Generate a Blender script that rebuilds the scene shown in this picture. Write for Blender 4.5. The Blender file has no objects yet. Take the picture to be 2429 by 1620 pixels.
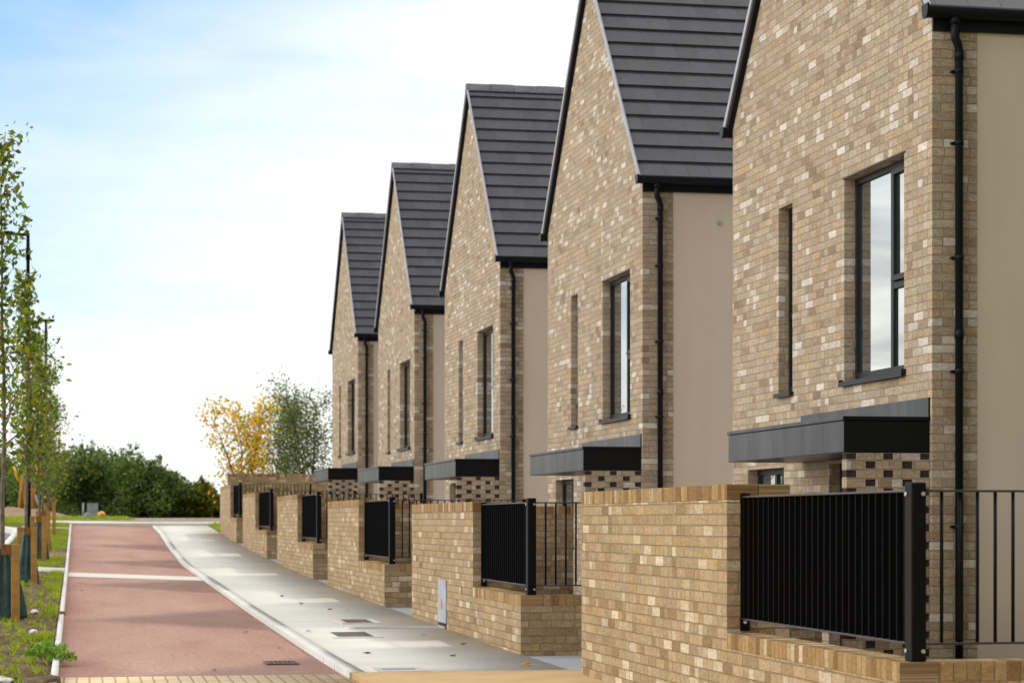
import bpy, math, random
import numpy as np
from mathutils import Vector, noise as mnoise

SC = bpy.context.scene
COL = SC.collection
R = math.radians
random.seed(7)

# ------------------------------------------------------------------ tags
def tag(o, label=None, cat=None, group=None, kind=None):
    if label: o['label'] = label
    if cat: o['category'] = cat
    if group: o['group'] = group
    if kind: o['kind'] = kind
    return o

def empty(name, loc, rz=0.0):
    o = bpy.data.objects.new(name, None)
    o.empty_display_size = 0.3
    o.location = loc
    o.rotation_euler = (0, 0, rz)
    COL.objects.link(o)
    return o

def copy_tree(o, parent=None):
    c = o.copy()
    COL.objects.link(c)
    if parent is not None:
        c.parent = parent
    for ch in list(o.children):
        copy_tree(ch, c)
    return c

# ------------------------------------------------------------------ mesh builder
class MB:
    def __init__(self):
        self.v = []; self.f = []; self.uv = []; self.sm = []
    def poly(self, pts, uvs=None, smooth=False):
        b = len(self.v)
        self.v += [tuple(p) for p in pts]
        self.f.append(tuple(range(b, b + len(pts))))
        if uvs is None:
            a, c, d = Vector(pts[0]), Vector(pts[1]), Vector(pts[2])
            n = (c - a).cross(d - a)
            ax, ay, az = abs(n.x), abs(n.y), abs(n.z)
            if az >= ax and az >= ay: uvs = [(p[0], p[1]) for p in pts]
            elif ax >= ay: uvs = [(p[1], p[2]) for p in pts]
            else: uvs = [(p[0], p[2]) for p in pts]
        self.uv.append([tuple(q) for q in uvs])
        self.sm.append(smooth)
        return self
    def box(self, x0, x1, y0, y1, z0, z1, run=None, skip=''):
        P = lambda x, y, z: (x, y, z)
        F = {'-x': [P(x0,y1,z0),P(x0,y0,z0),P(x0,y0,z1),P(x0,y1,z1)],
             '+x': [P(x1,y0,z0),P(x1,y1,z0),P(x1,y1,z1),P(x1,y0,z1)],
             '-y': [P(x0,y0,z0),P(x1,y0,z0),P(x1,y0,z1),P(x0,y0,z1)],
             '+y': [P(x1,y1,z0),P(x0,y1,z0),P(x0,y1,z1),P(x1,y1,z1)],
             '+z': [P(x0,y0,z1),P(x1,y0,z1),P(x1,y1,z1),P(x0,y1,z1)],
             '-z': [P(x0,y1,z0),P(x1,y1,z0),P(x1,y0,z0),P(x0,y0,z0)]}
        for k, pts in F.items():
            if k in skip: continue
            uvs = None
            if run == 'y' and k[1] == 'z': uvs = [(p[1], p[0]) for p in pts]
            if run == 'x' and k[1] == 'z': uvs = [(p[0], p[1]) for p in pts]
            if run == 'y' and k[1] == 'y': uvs = [(p[1] + .03, p[2]) for p in pts]
            if run == 'x' and k[1] == 'x': uvs = [(p[0] + .03, p[2]) for p in pts]
            self.poly(pts, uvs)
        return self
    def tube(self, pts, rads, n=8, cap=True):
        pts = [Vector(p) for p in pts]
        if not hasattr(rads, '__len__'): rads = [rads] * len(pts)
        rings = []
        for i, p in enumerate(pts):
            d = (pts[min(i+1, len(pts)-1)] - pts[max(i-1, 0)]).normalized()
            a = Vector((0, 0, 1)) if abs(d.z) < .9 else Vector((1, 0, 0))
            u = d.cross(a).normalized(); w = d.cross(u)
            rings.append([p + (u*math.cos(2*math.pi*k/n) + w*math.sin(2*math.pi*k/n))*rads[i] for k in range(n)])
        L = 0
        for i in range(len(rings)-1):
            L2 = L + (pts[i+1]-pts[i]).length
            for k in range(n):
                a, b = rings[i][k], rings[i][(k+1) % n]
                c, d = rings[i+1][(k+1) % n], rings[i+1][k]
                self.poly([a, b, c, d], [(k/n, L), ((k+1)/n, L), ((k+1)/n, L2), (k/n, L2)], True)
            L = L2
        if cap:
            self.poly(list(reversed(rings[0]))); self.poly(rings[-1])
        return self
    def build(self, name, mat, parent=None, bevel=0, merge=True):
        me = bpy.data.meshes.new(name)
        me.from_pydata(self.v, [], self.f)
        ul = me.uv_layers.new(name='UVMap')
        flat = np.array([c for f in self.uv for q in f for c in q], dtype=np.float32)
        ul.data.foreach_set('uv', flat)
        me.polygons.foreach_set('use_smooth', self.sm)
        me.materials.append(mat)
        if merge:
            import bmesh
            bm = bmesh.new(); bm.from_mesh(me)
            bmesh.ops.remove_doubles(bm, verts=bm.verts, dist=1e-5)
            bm.to_mesh(me); bm.free()
        me.update()
        o = bpy.data.objects.new(name, me)
        COL.objects.link(o)
        if parent is not None: o.parent = parent
        if bevel:
            b = o.modifiers.new('bevel', 'BEVEL'); b.width = bevel; b.segments = 2
            b.limit_method = 'ANGLE'; b.angle_limit = R(40)
        return o

# ------------------------------------------------------------------ node helper
class NT:
    def __init__(self, tree):
        self.t = tree; self.n = tree.nodes; self.l = tree.links
    def new(self, typ, **kw):
        n = self.n.new(typ)
        for k, v in kw.items(): setattr(n, k, v)
        return n
    def put(self, sock, v):
        if v is None: return
        if hasattr(v, 'is_output') or isinstance(v, bpy.types.NodeSocket): self.l.new(v, sock)
        else: sock.default_value = v
    def m(self, op, a, b=None, c=None, clamp=False):
        n = self.new('ShaderNodeMath', operation=op); n.use_clamp = clamp
        self.put(n.inputs[0], a); self.put(n.inputs[1], b)
        if c is not None: self.put(n.inputs[2], c)
        return n.outputs[0]
    def vm(self, op, a, b=None):
        n = self.new('ShaderNodeVectorMath', operation=op)
        self.put(n.inputs[0], a)
        if b is not None: self.put(n.inputs[1], b)
        return n.outputs['Value'] if op in ('DOT_PRODUCT', 'LENGTH', 'DISTANCE') else n.outputs[0]
    def xyz(self, x=0., y=0., z=0.):
        n = self.new('ShaderNodeCombineXYZ')
        for i, q in enumerate((x, y, z)): self.put(n.inputs[i], q)
        return n.outputs[0]
    def sep(self, v):
        n = self.new('ShaderNodeSeparateXYZ'); self.l.new(v, n.inputs[0]); return n.outputs
    def mix(self, f, a, b, blend='MIX'):
        n = self.new('ShaderNodeMix', data_type='RGBA', blend_type=blend)
        self.put(n.inputs[0], f)
        self.put(n.inputs[6], a if not isinstance(a, tuple) else (*a, 1)[:4])
        self.put(n.inputs[7], b if not isinstance(b, tuple) else (*b, 1)[:4])
        return n.outputs[2]
    def ramp(self, f, stops, interp='LINEAR'):
        n = self.new('ShaderNodeValToRGB'); cr = n.color_ramp; cr.interpolation = interp
        while len(cr.elements) > 1: cr.elements.remove(cr.elements[-1])
        for i, (p, c) in enumerate(stops):
            e = cr.elements[0] if i == 0 else cr.elements.new(p)
            e.position = p; e.color = (*c, 1) if len(c) == 3 else c
        self.put(n.inputs[0], f); return n.outputs[0]
    def noise(self, vec, scale, detail=3, rough=.55, dist=0.):
        n = self.new('ShaderNodeTexNoise')
        if vec is not None: self.l.new(vec, n.inputs['Vector'])
        n.inputs['Scale'].default_value = scale; n.inputs['Detail'].default_value = detail
        n.inputs['Roughness'].default_value = rough; n.inputs['Distortion'].default_value = dist
        return n.outputs[0]
    def white(self, vec):
        n = self.new('ShaderNodeTexWhiteNoise', noise_dimensions='3D'); self.l.new(vec, n.inputs['Vector'])
        return n.outputs
    def rng(self, v, a, b, c=0., d=1., smooth=False):
        n = self.new('ShaderNodeMapRange'); n.interpolation_type = 'SMOOTHSTEP' if smooth else 'LINEAR'
        for i, q in enumerate((v, a, b, c, d)): self.put(n.inputs[i], q)
        return n.outputs[0]
    def scale(self, vec, s):
        return self.vm('MULTIPLY', vec, s)

def mat(name):
    m = bpy.data.materials.new(name); m.use_nodes = True
    t = NT(m.node_tree)
    p = m.node_tree.nodes['Principled BSDF']
    return m, t, p

def bump(t, p, h, dist, strength=1.0):
    b = t.new('ShaderNodeBump'); b.inputs['Distance'].default_value = dist
    b.inputs['Strength'].default_value = strength
    t.l.new(h, b.inputs['Height']); t.l.new(b.outputs[0], p.inputs['Normal'])

def objco(t): return t.new('ShaderNodeTexCoord').outputs['Object']
def worldpos(t): return t.new('ShaderNodeNewGeometry').outputs['Position']

# ------------------------------------------------------------------ materials
BRICKS = [(0.00, (.33, .245, .165)), (.07, (.41, .318, .225)), (.20, (.465, .375, .272)), (.34, (.50, .405, .30)), (.46, (.475, .40, .315)),
          (.58, (.49, .375, .26)), (.70, (.53, .435, .335)), (.79, (.50, .365, .22)), (.83, (.55, .465, .37)), (.875, (.68, .615, .545)), (1.0, (.78, .73, .67))]
def shift(ramp, k, g=1.0, b=1.0): return [(p, (c[0]*k, c[1]*k*g, c[2]*k*b)) for p, c in ramp]

def brick_mat(name, seed, ramp=BRICKS, mortar=(.36, .29, .215), soldier=False):
    m, t, p = mat(name)
    uvn = t.new('ShaderNodeUVMap'); uvn.uv_map = 'UVMap'
    uv = uvn.outputs[0]
    oi = t.new('ShaderNodeObjectInfo').outputs['Random']
    wob = t.noise(uv, 9, 2)
    s = t.sep(uv)
    v0 = t.m('ADD', s[1], t.m('MULTIPLY', t.m('SUBTRACT', wob, .5), .006))
    u0 = t.m('ADD', s[0], t.m('MULTIPLY', t.m('SUBTRACT', wob, .5), .008))
    if soldier:
        uu = t.m('DIVIDE', u0, .075); col = t.m('FLOOR', uu); fu = t.m('FRACT', uu)
        du = t.m('MULTIPLY', t.m('MINIMUM', fu, t.m('SUBTRACT', 1., fu)), .075)
        idv = t.xyz(col, t.m('MULTIPLY', oi, 91.), seed)
        d = du
    else:
        vv = t.m('DIVIDE', v0, .075); row = t.m('FLOOR', vv); fv = t.m('FRACT', vv)
        rr = t.white(t.xyz(row, seed + 3.3, t.m('MULTIPLY', oi, 37.)))
        sh = t.m('ADD', t.m('MULTIPLY', t.m('MODULO', t.m('ABSOLUTE', row), 2.), .5), t.m('MULTIPLY', rr[0], .16))
        uu = t.m('ADD', t.m('DIVIDE', u0, .225), sh); col = t.m('FLOOR', uu); fu = t.m('FRACT', uu)
        hs = t.white(t.xyz(col, row, t.m('ADD', seed + 17.1, t.m('MULTIPLY', oi, 53.))))
        split = t.m('LESS_THAN', hs[0], .34)
        sub = t.m('MULTIPLY', t.m('FLOOR', t.m('MULTIPLY', fu, 2.)), split)
        fu2 = t.m('FRACT', t.m('MULTIPLY', fu, t.m('ADD', 1., split)))
        wd = t.m('DIVIDE', .225, t.m('ADD', 1., split))
        du = t.m('MULTIPLY', t.m('MINIMUM', fu2, t.m('SUBTRACT', 1., fu2)), wd)
        dv = t.m('MULTIPLY', t.m('MINIMUM', fv, t.m('SUBTRACT', 1., fv)), .075)
        d = t.m('MINIMUM', du, dv)
        idv = t.xyz(t.m('ADD', t.m('MULTIPLY', col, 2.), sub), row, t.m('ADD', float(seed), t.m('MULTIPLY', oi, 71.)))
    w = t.white(idv)
    ragged = t.m('ADD', d, t.m('MULTIPLY', t.m('SUBTRACT', t.noise(uv, 55, 3, .65), .5), .014))
    face = t.rng(ragged, .0015, .0055, 0., 1., True)
    big = t.noise(uv, .9, 3)
    rnd = t.m('ADD', t.m('MULTIPLY', w[0], .94), t.m('MULTIPLY', t.m('SUBTRACT', big, .5), .16), clamp=True)
    c = t.ramp(rnd, ramp)
    sp = t.sep(w[1])
    # creases and drag marks inside a brick
    st = t.noise(t.vm('ADD', t.scale(uv, (26., 48., 1.)), w[1]), 1., 5, .66, .8)
    c = t.mix(t.rng(st, .38, .62, 0., .95), c, t.mix(1., c, (.69, .635, .56), 'MULTIPLY'))
    fn = t.noise(uv, 130, 3)
    c = t.mix(1., c, t.ramp(fn, [(.25, (.74, .72, .69)), (.75, (1.2, 1.2, 1.2))]), 'MULTIPLY')
    br = t.rng(sp[1], 0., 1., .90, 1.10)
    c = t.mix(1., c, t.xyz(br, br, br), 'MULTIPLY')
    mc = t.mix(t.noise(uv, 30, 3), mortar, tuple(q*1.45 for q in mortar))
    c = t.mix(face, mc, c)
    t.l.new(c, p.inputs['Base Color'])
    p.inputs['Roughness'].default_value = .92
    p.inputs['Specular IOR Level'].default_value = .15
    h = t.m('ADD', t.m('MULTIPLY', face, t.m('ADD', .75, t.m('MULTIPLY', sp[2], .5))), t.m('MULTIPLY', st, -.45))
    h = t.m('ADD', h, t.m('MULTIPLY', fn, .2))
    bump(t, p, h, .017)
    return m

def plain(name, col, rough=.5, spec=.5, metal=0., var=.12, nscale=6., bscale=0, bdist=.002, coat=0.):
    m, t, p = mat(name)
    n = t.noise(objco(t), nscale, 4)
    lo = tuple(q*(1-var) for q in col); hi = tuple(q*(1+var) for q in col)
    t.l.new(t.ramp(n, [(.3, lo), (.7, hi)]), p.inputs['Base Color'])
    p.inputs['Roughness'].default_value = rough
    p.inputs['Specular IOR Level'].default_value = spec
    p.inputs['Metallic'].default_value = metal
    p.inputs['Coat Weight'].default_value = coat
    if bscale:
        bump(t, p, t.noise(objco(t), bscale, 4), bdist)
    return m

M = {}
def zinc_mat():
    m, t, p = mat('canopy_metal')
    n = t.noise(t.scale(objco(t), (1., 2.6, .5)), 1.5, 3)
    t.l.new(t.ramp(n, [(.3, (.007, .0072, .008)), (.7, (.010, .0105, .012))]), p.inputs['Base Color'])
    p.inputs['Roughness'].default_value = .3
    p.inputs['Specular IOR Level'].default_value = .12
    g = t.new('ShaderNodeBsdfGlossy'); g.inputs['Roughness'].default_value = .38
    t.l.new(t.ramp(n, [(.3, (.21, .217, .228)), (.7, (.38, .39, .40))]), g.inputs['Color'])
    lw = t.new('ShaderNodeLayerWeight'); lw.inputs['Blend'].default_value = .5
    f = t.rng(lw.outputs['Facing'], .30, .85, .0, .42)
    mx = t.new('ShaderNodeMixShader'); t.l.new(f, mx.inputs[0])
    t.l.new(p.outputs[0], mx.inputs[1]); t.l.new(g.outputs[0], mx.inputs[2])
    out = [q for q in t.n if q.type == 'OUTPUT_MATERIAL'][0]
    t.l.new(mx.outputs[0], out.inputs[0])
    return m
M['brick'] = brick_mat('stock_brick', 1.0)
M['brick_return'] = M['brick']
M['garden_brick'] = brick_mat('garden_brick', 5.0, shift(BRICKS, .95, .93, .76), (.31, .235, .15))
COPE = [(0., (.25, .15, .065)), (.25, (.34, .21, .09)), (.55, (.42, .28, .13)), (.85, (.46, .33, .17)), (.95, (.62, .53, .38)), (1., (.66, .58, .45))]
M['coping'] = brick_mat('coping_brick', 9.0, COPE, (.30, .215, .125), True)
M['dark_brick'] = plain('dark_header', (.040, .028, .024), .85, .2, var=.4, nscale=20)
M['black_metal'] = plain('black_metal', (.005, .005, .006), .5, .12, var=.15, nscale=3)
M['black_plastic'] = plain('black_plastic', (.007, .008, .012), .42, .16, var=.15, nscale=3)
M['frame'] = plain('window_frame_grey', (.011, .012, .015), .45, .25, var=.12)
M['zinc'] = zinc_mat()
M['trim'] = plain('verge_trim', (.36, .36, .40), .5, .4, var=.08)
M['ridge'] = plain('ridge_tile', (.16, .16, .175), .75, .3, var=.2, bscale=25)
M['bar'] = plain('bar_metal', (.0035, .0035, .004), .6, .05)
M['rail_metal'] = plain('rail_metal', (.010, .010, .012), .42, .9, var=.1)
M['bolt'] = plain('steel_bolt', (.62, .62, .62), .35, .5, .8)
M['steel'] = plain('galvanised_grey', (.34, .37, .42), .55, .5, .0, var=.22, nscale=5)
M['orange'] = plain('orange_sticker', (.60, .34, .12), .6, .3)
M['door'] = plain('dark_door', (.022, .014, .010), .45, .4)
M['inside'] = plain('dark_interior', (.05, .05, .05), .9, .1)

def render_mat():
    m, t, p = mat('beige_render')
    co = worldpos(t)
    n = t.noise(co, .7, 4); n2 = t.noise(t.scale(co, (3., 3., .5)), 1.3, 4)
    c = t.ramp(n, [(.3, (.615, .51, .405)), (.7, (.665, .555, .445))])
    c = t.mix(t.rng(n2, .42, .75, 0., .4), c, (.555, .455, .36))
    c = t.mix(1., c, t.ramp(t.noise(co, 160, 3), [(.3, (.90, .90, .90)), (.7, (1.07, 1.07, 1.07))]), 'MULTIPLY')
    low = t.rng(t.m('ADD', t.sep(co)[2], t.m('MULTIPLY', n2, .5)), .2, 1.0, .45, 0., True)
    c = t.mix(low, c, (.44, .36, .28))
    t.l.new(c, p.inputs['Base Color']); p.inputs['Roughness'].default_value = .95
    p.inputs['Specular IOR Level'].default_value = .1
    bump(t, p, t.noise(co, 220, 3), .0022)
    return m
M['render'] = render_mat()

def tile_mat():
    m, t, p = mat('roof_tile_grey')
    uvn = t.new('ShaderNodeUVMap'); uvn.uv_map = 'UVMap'; s = t.sep(uvn.outputs[0])
    row = t.m('FLOOR', s[1])
    off = t.white(t.xyz(row, 3.1, 0.))[0]
    uu = t.m('ADD', t.m('DIVIDE', s[0], .295), t.m('ADD', t.m('MULTIPLY', t.m('MODULO', row, 2.), .5), t.m('MULTIPLY', off, .05)))
    col = t.m('FLOOR', uu); fu = t.m('FRACT', uu)
    w = t.white(t.xyz(col, row, 1.))
    k = t.rng(w[0], 0, 1, .84, 1.14)
    n = t.noise(objco(t), 7, 4)
    c = t.ramp(n, [(.3, (.050, .0485, .056)), (.7, (.064, .062, .071))])
    c = t.mix(1., c, t.xyz(k, k, k), 'MULTIPLY')
    d = t.m('MINIMUM', fu, t.m('SUBTRACT', 1., fu))
    j = t.rng(d, .006, .022, 0., 1., True)
    c = t.mix(j, (.028, .027, .03), c)
    t.l.new(c, p.inputs['Base Color']); p.inputs['Roughness'].default_value = .62
    p.inputs['Specular IOR Level'].default_value = .45
    h = t.m('ADD', t.m('MULTIPLY', j, .6), t.m('MULTIPLY', t.noise(objco(t), 90, 3), .25))
    h = t.m('ADD', h, t.m('MULTIPLY', w[0], .35))
    bump(t, p, h, .007)
    return m
M['tile'] = tile_mat()

def glass_mat():
    m, t, p = mat('window_glass')
    co = worldpos(t)
    p.inputs['Base Color'].default_value = (.045, .05, .052, 1)
    p.inputs['Roughness'].default_value = .02
    g = t.new('ShaderNodeBsdfGlossy'); g.inputs['Roughness'].default_value = .015
    g.inputs['Color'].default_value = (.80, .835, .835, 1)
    lw = t.new('ShaderNodeLayerWeight'); lw.inputs['Blend'].default_value = .5
    f = t.rng(lw.outputs['Facing'], 0., 1., .12, .92)
    mx = t.new('ShaderNodeMixShader'); t.l.new(f, mx.inputs[0])
    b = t.new('ShaderNodeBump'); b.inputs['Distance'].default_value = .004; b.inputs['Strength'].default_value = .25
    t.l.new(t.noise(co, 1.1, 1), b.inputs['Height']); t.l.new(b.outputs[0], g.inputs['Normal'])
    t.l.new(p.outputs[0], mx.inputs[1]); t.l.new(g.outputs[0], mx.inputs[2])
    out = [n for n in t.n if n.type == 'OUTPUT_MATERIAL'][0]
    t.l.new(mx.outputs[0], out.inputs[0])
    return m
M['glass'] = glass_mat()

def concrete_mat(name, base, joint=2.35, dark=.72):
    m, t, p = mat(name)
    co = worldpos(t); s = t.sep(co)
    n = t.noise(co, .55, 4); n2 = t.noise(co, 5, 4); br = t.noise(t.scale(co, (2., 60., 1.)), 1., 3)
    c = t.ramp(n, [(.28, tuple(q*.86 for q in base)), (.72, tuple(q*1.05 for q in base))])
    c = t.mix(t.rng(n2, .5, .78, 0., .3), c, tuple(q*.8 for q in base))
    c = t.mix(1., c, t.ramp(br, [(.25, (.92, .92, .91)), (.75, (1.06, 1.06, 1.06))]), 'MULTIPLY')
    c = t.mix(t.rng(t.noise(co, 38, 2), .70, .80, 0., .45), c, tuple(q*.55 for q in base))
    fj = t.m('FRACT', t.m('DIVIDE', s[1], joint)); d = t.m('MULTIPLY', t.m('ABSOLUTE', t.m('SUBTRACT', fj, .5)), joint)
    j = t.rng(d, .012, .035, 0., 1., True)
    edge = t.rng(d, .02, .16, .75, 0., True)
    c = t.mix(t.m('MULTIPLY', edge, .5), c, tuple(min(.9, q*1.28) for q in base))
    c = t.mix(j, tuple(q*dark for q in base), c)
    t.l.new(c, p.inputs['Base Color']); p.inputs['Roughness'].default_value = .9
    p.inputs['Specular IOR Level'].default_value = .2
    bump(t, p, t.m('ADD', t.m('ADD', j, t.m('MULTIPLY', br, .25)), t.m('MULTIPLY', t.noise(co, 120, 2), .15)), .004)
    return m
M['concrete'] = concrete_mat('brushed_concrete', (.63, .605, .53))
M['slab'] = concrete_mat('entrance_concrete', (.40, .41, .42), 1.9)
M['kerb'] = concrete_mat('pale_kerb', (.66, .64, .59), .91, .5)
M['band'] = concrete_mat('pale_band', (.66, .63, .56), 9.)

def red_mat():
    m, t, p = mat('red_tarmac')
    co = worldpos(t)
    n = t.noise(t.scale(co, (1.1, .28, 1.)), 1., 5, .6); sp = t.noise(co, 70, 2, .7); sp2 = t.noise(co, 190, 2)
    x = t.sep(co)[0]
    edge = t.m('ABSOLUTE', t.m('SUBTRACT', x, 1.05))
    k = t.m('ADD', n, t.m('MULTIPLY', t.rng(edge, .45, 1.2, .10, -.14), 1.))
    c = t.ramp(k, [(.25, (.33, .165, .13)), (.5, (.41, .242, .187)), (.75, (.475, .31, .24))])
    c = t.mix(t.rng(sp, .45, .68, 0., .6), c, (.27, .145, .115))
    c = t.mix(t.rng(sp2, .52, .7, 0., .55), c, (.60, .43, .36))
    st = t.noise(t.scale(co, (4., 1.2, 1.)), 1., 4)
    c = t.mix(t.rng(st, .58, .75, 0., .25), c, (.28, .145, .118))
    gr = t.noise(t.scale(co, (22., 9., 1.)), 1., 3, .7)
    c = t.mix(1., c, t.ramp(gr, [(.3, (.80, .78, .77)), (.7, (1.15, 1.15, 1.15))]), 'MULTIPLY')
    t.l.new(c, p.inputs['Base Color']); p.inputs['Roughness'].default_value = .93
    p.inputs['Specular IOR Level'].default_value = .2
    bump(t, p, t.m('ADD', sp, t.m('MULTIPLY', sp2, .5)), .006)
    return m
M['red'] = red_mat()

def tactile_mat(name, base, ribs=True):
    m, t, p = mat(name)
    co = worldpos(t); s = t.sep(co)
    n = t.noise(co, 2.5, 4)
    c = t.ramp(n, [(.3, tuple(q*.85 for q in base)), (.7, tuple(q*1.08 for q in base))])
    c = t.mix(t.rng(t.noise(co, 60, 3), .55, .8, 0., .4), c, tuple(q*.65 for q in base))
    if ribs:
        f = t.m('FRACT', t.m('DIVIDE', t.m('ADD', s[0], t.m('MULTIPLY', s[1], 0.)), .107))
        d = t.m('ABSOLUTE', t.m('SUBTRACT', f, .5))
        g = t.rng(d, .40, .47, 1., 0., True)
        f2 = t.m('FRACT', t.m('DIVIDE', s[1], .4)); g2 = t.rng(t.m('ABSOLUTE', t.m('SUBTRACT', f2, .5)), .47, .49, 1., 0.)
        g = t.m('MULTIPLY', g, g2)
        c = t.mix(g, tuple(q*.55 for q in base), c)
        bump(t, p, g, .006)
    t.l.new(c, p.inputs['Base Color']); p.inputs['Roughness'].default_value = .9
    return m
M['tactile'] = tactile_mat('buff_tactile', (.76, .585, .33))
M['buff'] = tactile_mat('buff_slab', (.50, .335, .15), False)

def soil_mat(name, a, b, scale=3.):
    m, t, p = mat(name)
    co = worldpos(t)
    n = t.noise(co, scale, 6, .65); n2 = t.noise(co, 32, 4, .7)
    c = t.ramp(n, [(.3, a), (.7, b)])
    c = t.mix(t.rng(n2, .5, .8, 0., .7), c, tuple(q*.35 for q in a))
    t.l.new(c, p.inputs['Base Color']); p.inputs['Roughness'].default_value = 1.
    p.inputs['Specular IOR Level'].default_value = .1
    bump(t, p, t.m('ADD', n, t.m('MULTIPLY', n2, .7)), .05)
    return m
M['soil'] = soil_mat('bare_soil', (.115, .078, .045), (.27, .20, .125))
M['sandy'] = soil_mat('sandy_soil', (.30, .20, .12), (.42, .30, .19), 1.5)
M['lawn'] = soil_mat('lawn_ground', (.10, .12, .014), (.19, .20, .026), 1.2)
M['asphalt'] = soil_mat('grey_asphalt', (.25, .25, .26), (.31, .31, .32), 4.)
for k in ('asphalt',):
    pass

def leaf_mat(name, stops, trans=.35, rough=.5):
    m, t, p = mat(name)
    g = t.new('ShaderNodeNewGeometry')
    c = t.ramp(g.outputs['Random Per Island'], stops)
    big = t.noise(worldpos(t), 1.3, 2)
    c = t.mix(1., c, t.ramp(big, [(.3, (.75, .78, .75)), (.7, (1.2, 1.17, 1.1))]), 'MULTIPLY')
    t.l.new(c, p.inputs['Base Color']); p.inputs['Roughness'].default_value = rough
    p.inputs['Specular IOR Level'].default_value = .35
    tr = t.new('ShaderNodeBsdfTranslucent')
    t.l.new(t.mix(1., c, (1.5, 1.6, .9), 'MULTIPLY'), tr.inputs[0])
    mx = t.new('ShaderNodeMixShader'); mx.inputs[0].default_value = trans
    t.l.new(p.outputs[0], mx.inputs[1]); t.l.new(tr.outputs[0], mx.inputs[2])
    out = [n for n in t.n if n.type == 'OUTPUT_MATERIAL'][0]
    t.l.new(mx.outputs[0], out.inputs[0])
    return m
M['leaf_young'] = leaf_mat('young_tree_leaf', [(0., (.05, .075, .016)), (.5, (.12, .175, .022)), (.8, (.24, .29, .025)), (.93, (.36, .27, .025)), (1., (.30, .13, .02))], .5)
M['leaf_shrub'] = leaf_mat('shrub_leaf', [(0., (.05, .08, .028)), (.5, (.10, .155, .045)), (.85, (.18, .24, .055)), (1., (.28, .30, .06))], .38)
M['leaf_yellowgreen'] = leaf_mat('yellow_green_leaf', [(0., (.07, .09, .012)), (.5, (.17, .185, .014)), (1., (.30, .26, .02))], .35)
M['leaf_autumn'] = leaf_mat('autumn_leaf', [(0., (.18, .21, .02)), (.3, (.40, .37, .02)), (.55, (.66, .43, .02)), (.85, (.74, .36, .02)), (1., (.62, .22, .02))], .5)
M['leaf_birch'] = leaf_mat('grey_green_leaf', [(0., (.055, .075, .032)), (.5, (.095, .125, .045)), (.85, (.15, .18, .055)), (1., (.3, .27, .06))], .4)
M['grass'] = leaf_mat('grass_blade', [(0., (.15, .21, .014)), (.6, (.30, .37, .018)), (1., (.42, .42, .04))], .35)
M['weed'] = leaf_mat('weed_leaf', [(0., (.06, .13, .018)), (.6, (.17, .30, .03)), (1., (.28, .40, .06))], .4)
M['dead_leaf'] = leaf_mat('dry_leaf', [(0., (.10, .055, .025)), (1., (.2, .11, .04))], .1)
M['orange_leaf'] = leaf_mat('orange_leaf_fallen', [(0., (.45, .2, .02)), (1., (.55, .27, .03))], .1)
M['bark'] = plain('grey_bark', (.17, .155, .115), .95, .1, var=.4, nscale=14, bscale=40, bdist=.01)
M['bark_dark'] = plain('dark_bark', (.05, .042, .034), .95, .1, var=.4, nscale=10)
M['timber'] = plain('treated_timber', (.42, .24, .07), .8, .2, var=.22, nscale=9, bscale=60, bdist=.003)
M['timber_end'] = plain('timber_dark_end', (.22, .10, .03), .85, .2, var=.3, nscale=9)
M['orange_wood'] = plain('orange_timber', (.42, .19, .045), .75, .2, var=.2, nscale=5)
M['bag'] = plain('green_bag_plastic', (.017, .052, .043), .5, .4, var=.35, nscale=4, bscale=5, bdist=.03)
M['ribbon'] = plain('yellow_ribbon', (.78, .52, .02), .5, .3)
M['white_stone'] = plain('pale_stone', (.6, .58, .53), .9, .2, var=.25, nscale=12, bscale=20, bdist=.01)
M['grey_rock'] = plain('grey_rock', (.30, .30, .29), .95, .1, var=.3, nscale=6, bscale=10, bdist=.03)
M['yellow_ball'] = plain('orange_yellow_plastic', (.80, .36, .02), .35, .5, var=.1)
M['hill'] = plain('far_hill', (.22, .27, .33), 1., 0., var=.15, nscale=.02)
M['rust'] = plain('brown_iron', (.16, .10, .06), .8, .3, var=.4, nscale=14, bscale=30, bdist=.004)
M['iron'] = plain('dark_iron', (.10, .075, .065), .7, .4, var=.4, nscale=14, bscale=30, bdist=.004)

# ------------------------------------------------------------------ ground shape
GT = [(-40,-.02),(8,-.02),(18,0),(21,.01),(27.5,.08),(30,.105),(37,.21),(40,.26),(46.4,.39),(49.5,.46),(56.2,.64),(58.8,.715),
      (65.2,.93),(72,1.15),(76,1.225),(80,1.285),(90,1.39),(100,1.45),(150,1.5),(4000,1.5)]
CT = [(-40,0),(18,0),(30,.02),(41,.04),(50,.05),(60,.04),(75,.02),(90,0),(4000,0)]
def tab(T, s):
    for (a, b), (c, d) in zip(T, T[1:]):
        if s <= c: return b + (d-b)*(s-a)/(c-a)
    return T[-1][1]
def G(s, t=3.0):
    g = sum(tab(GT, s + k) for k in (-2, -1, 0, 1, 2))/5
    return g + tab(CT, s)*max(0, 2.3 - max(t, -1.5))
def srange(a, b):
    out = [a]; s = math.floor(a) + 1
    while s < b - .01:
        if s > a + .01: out.append(s)
        s += 1 if s < 110 else (10 if s < 200 else 200)
    return out + [b]
def tcols(a, b):
    return [a] + [k for k in (-1.5, -.2, 1.0, 2.3) if a + .02 < k < b - .02] + [b]
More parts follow.
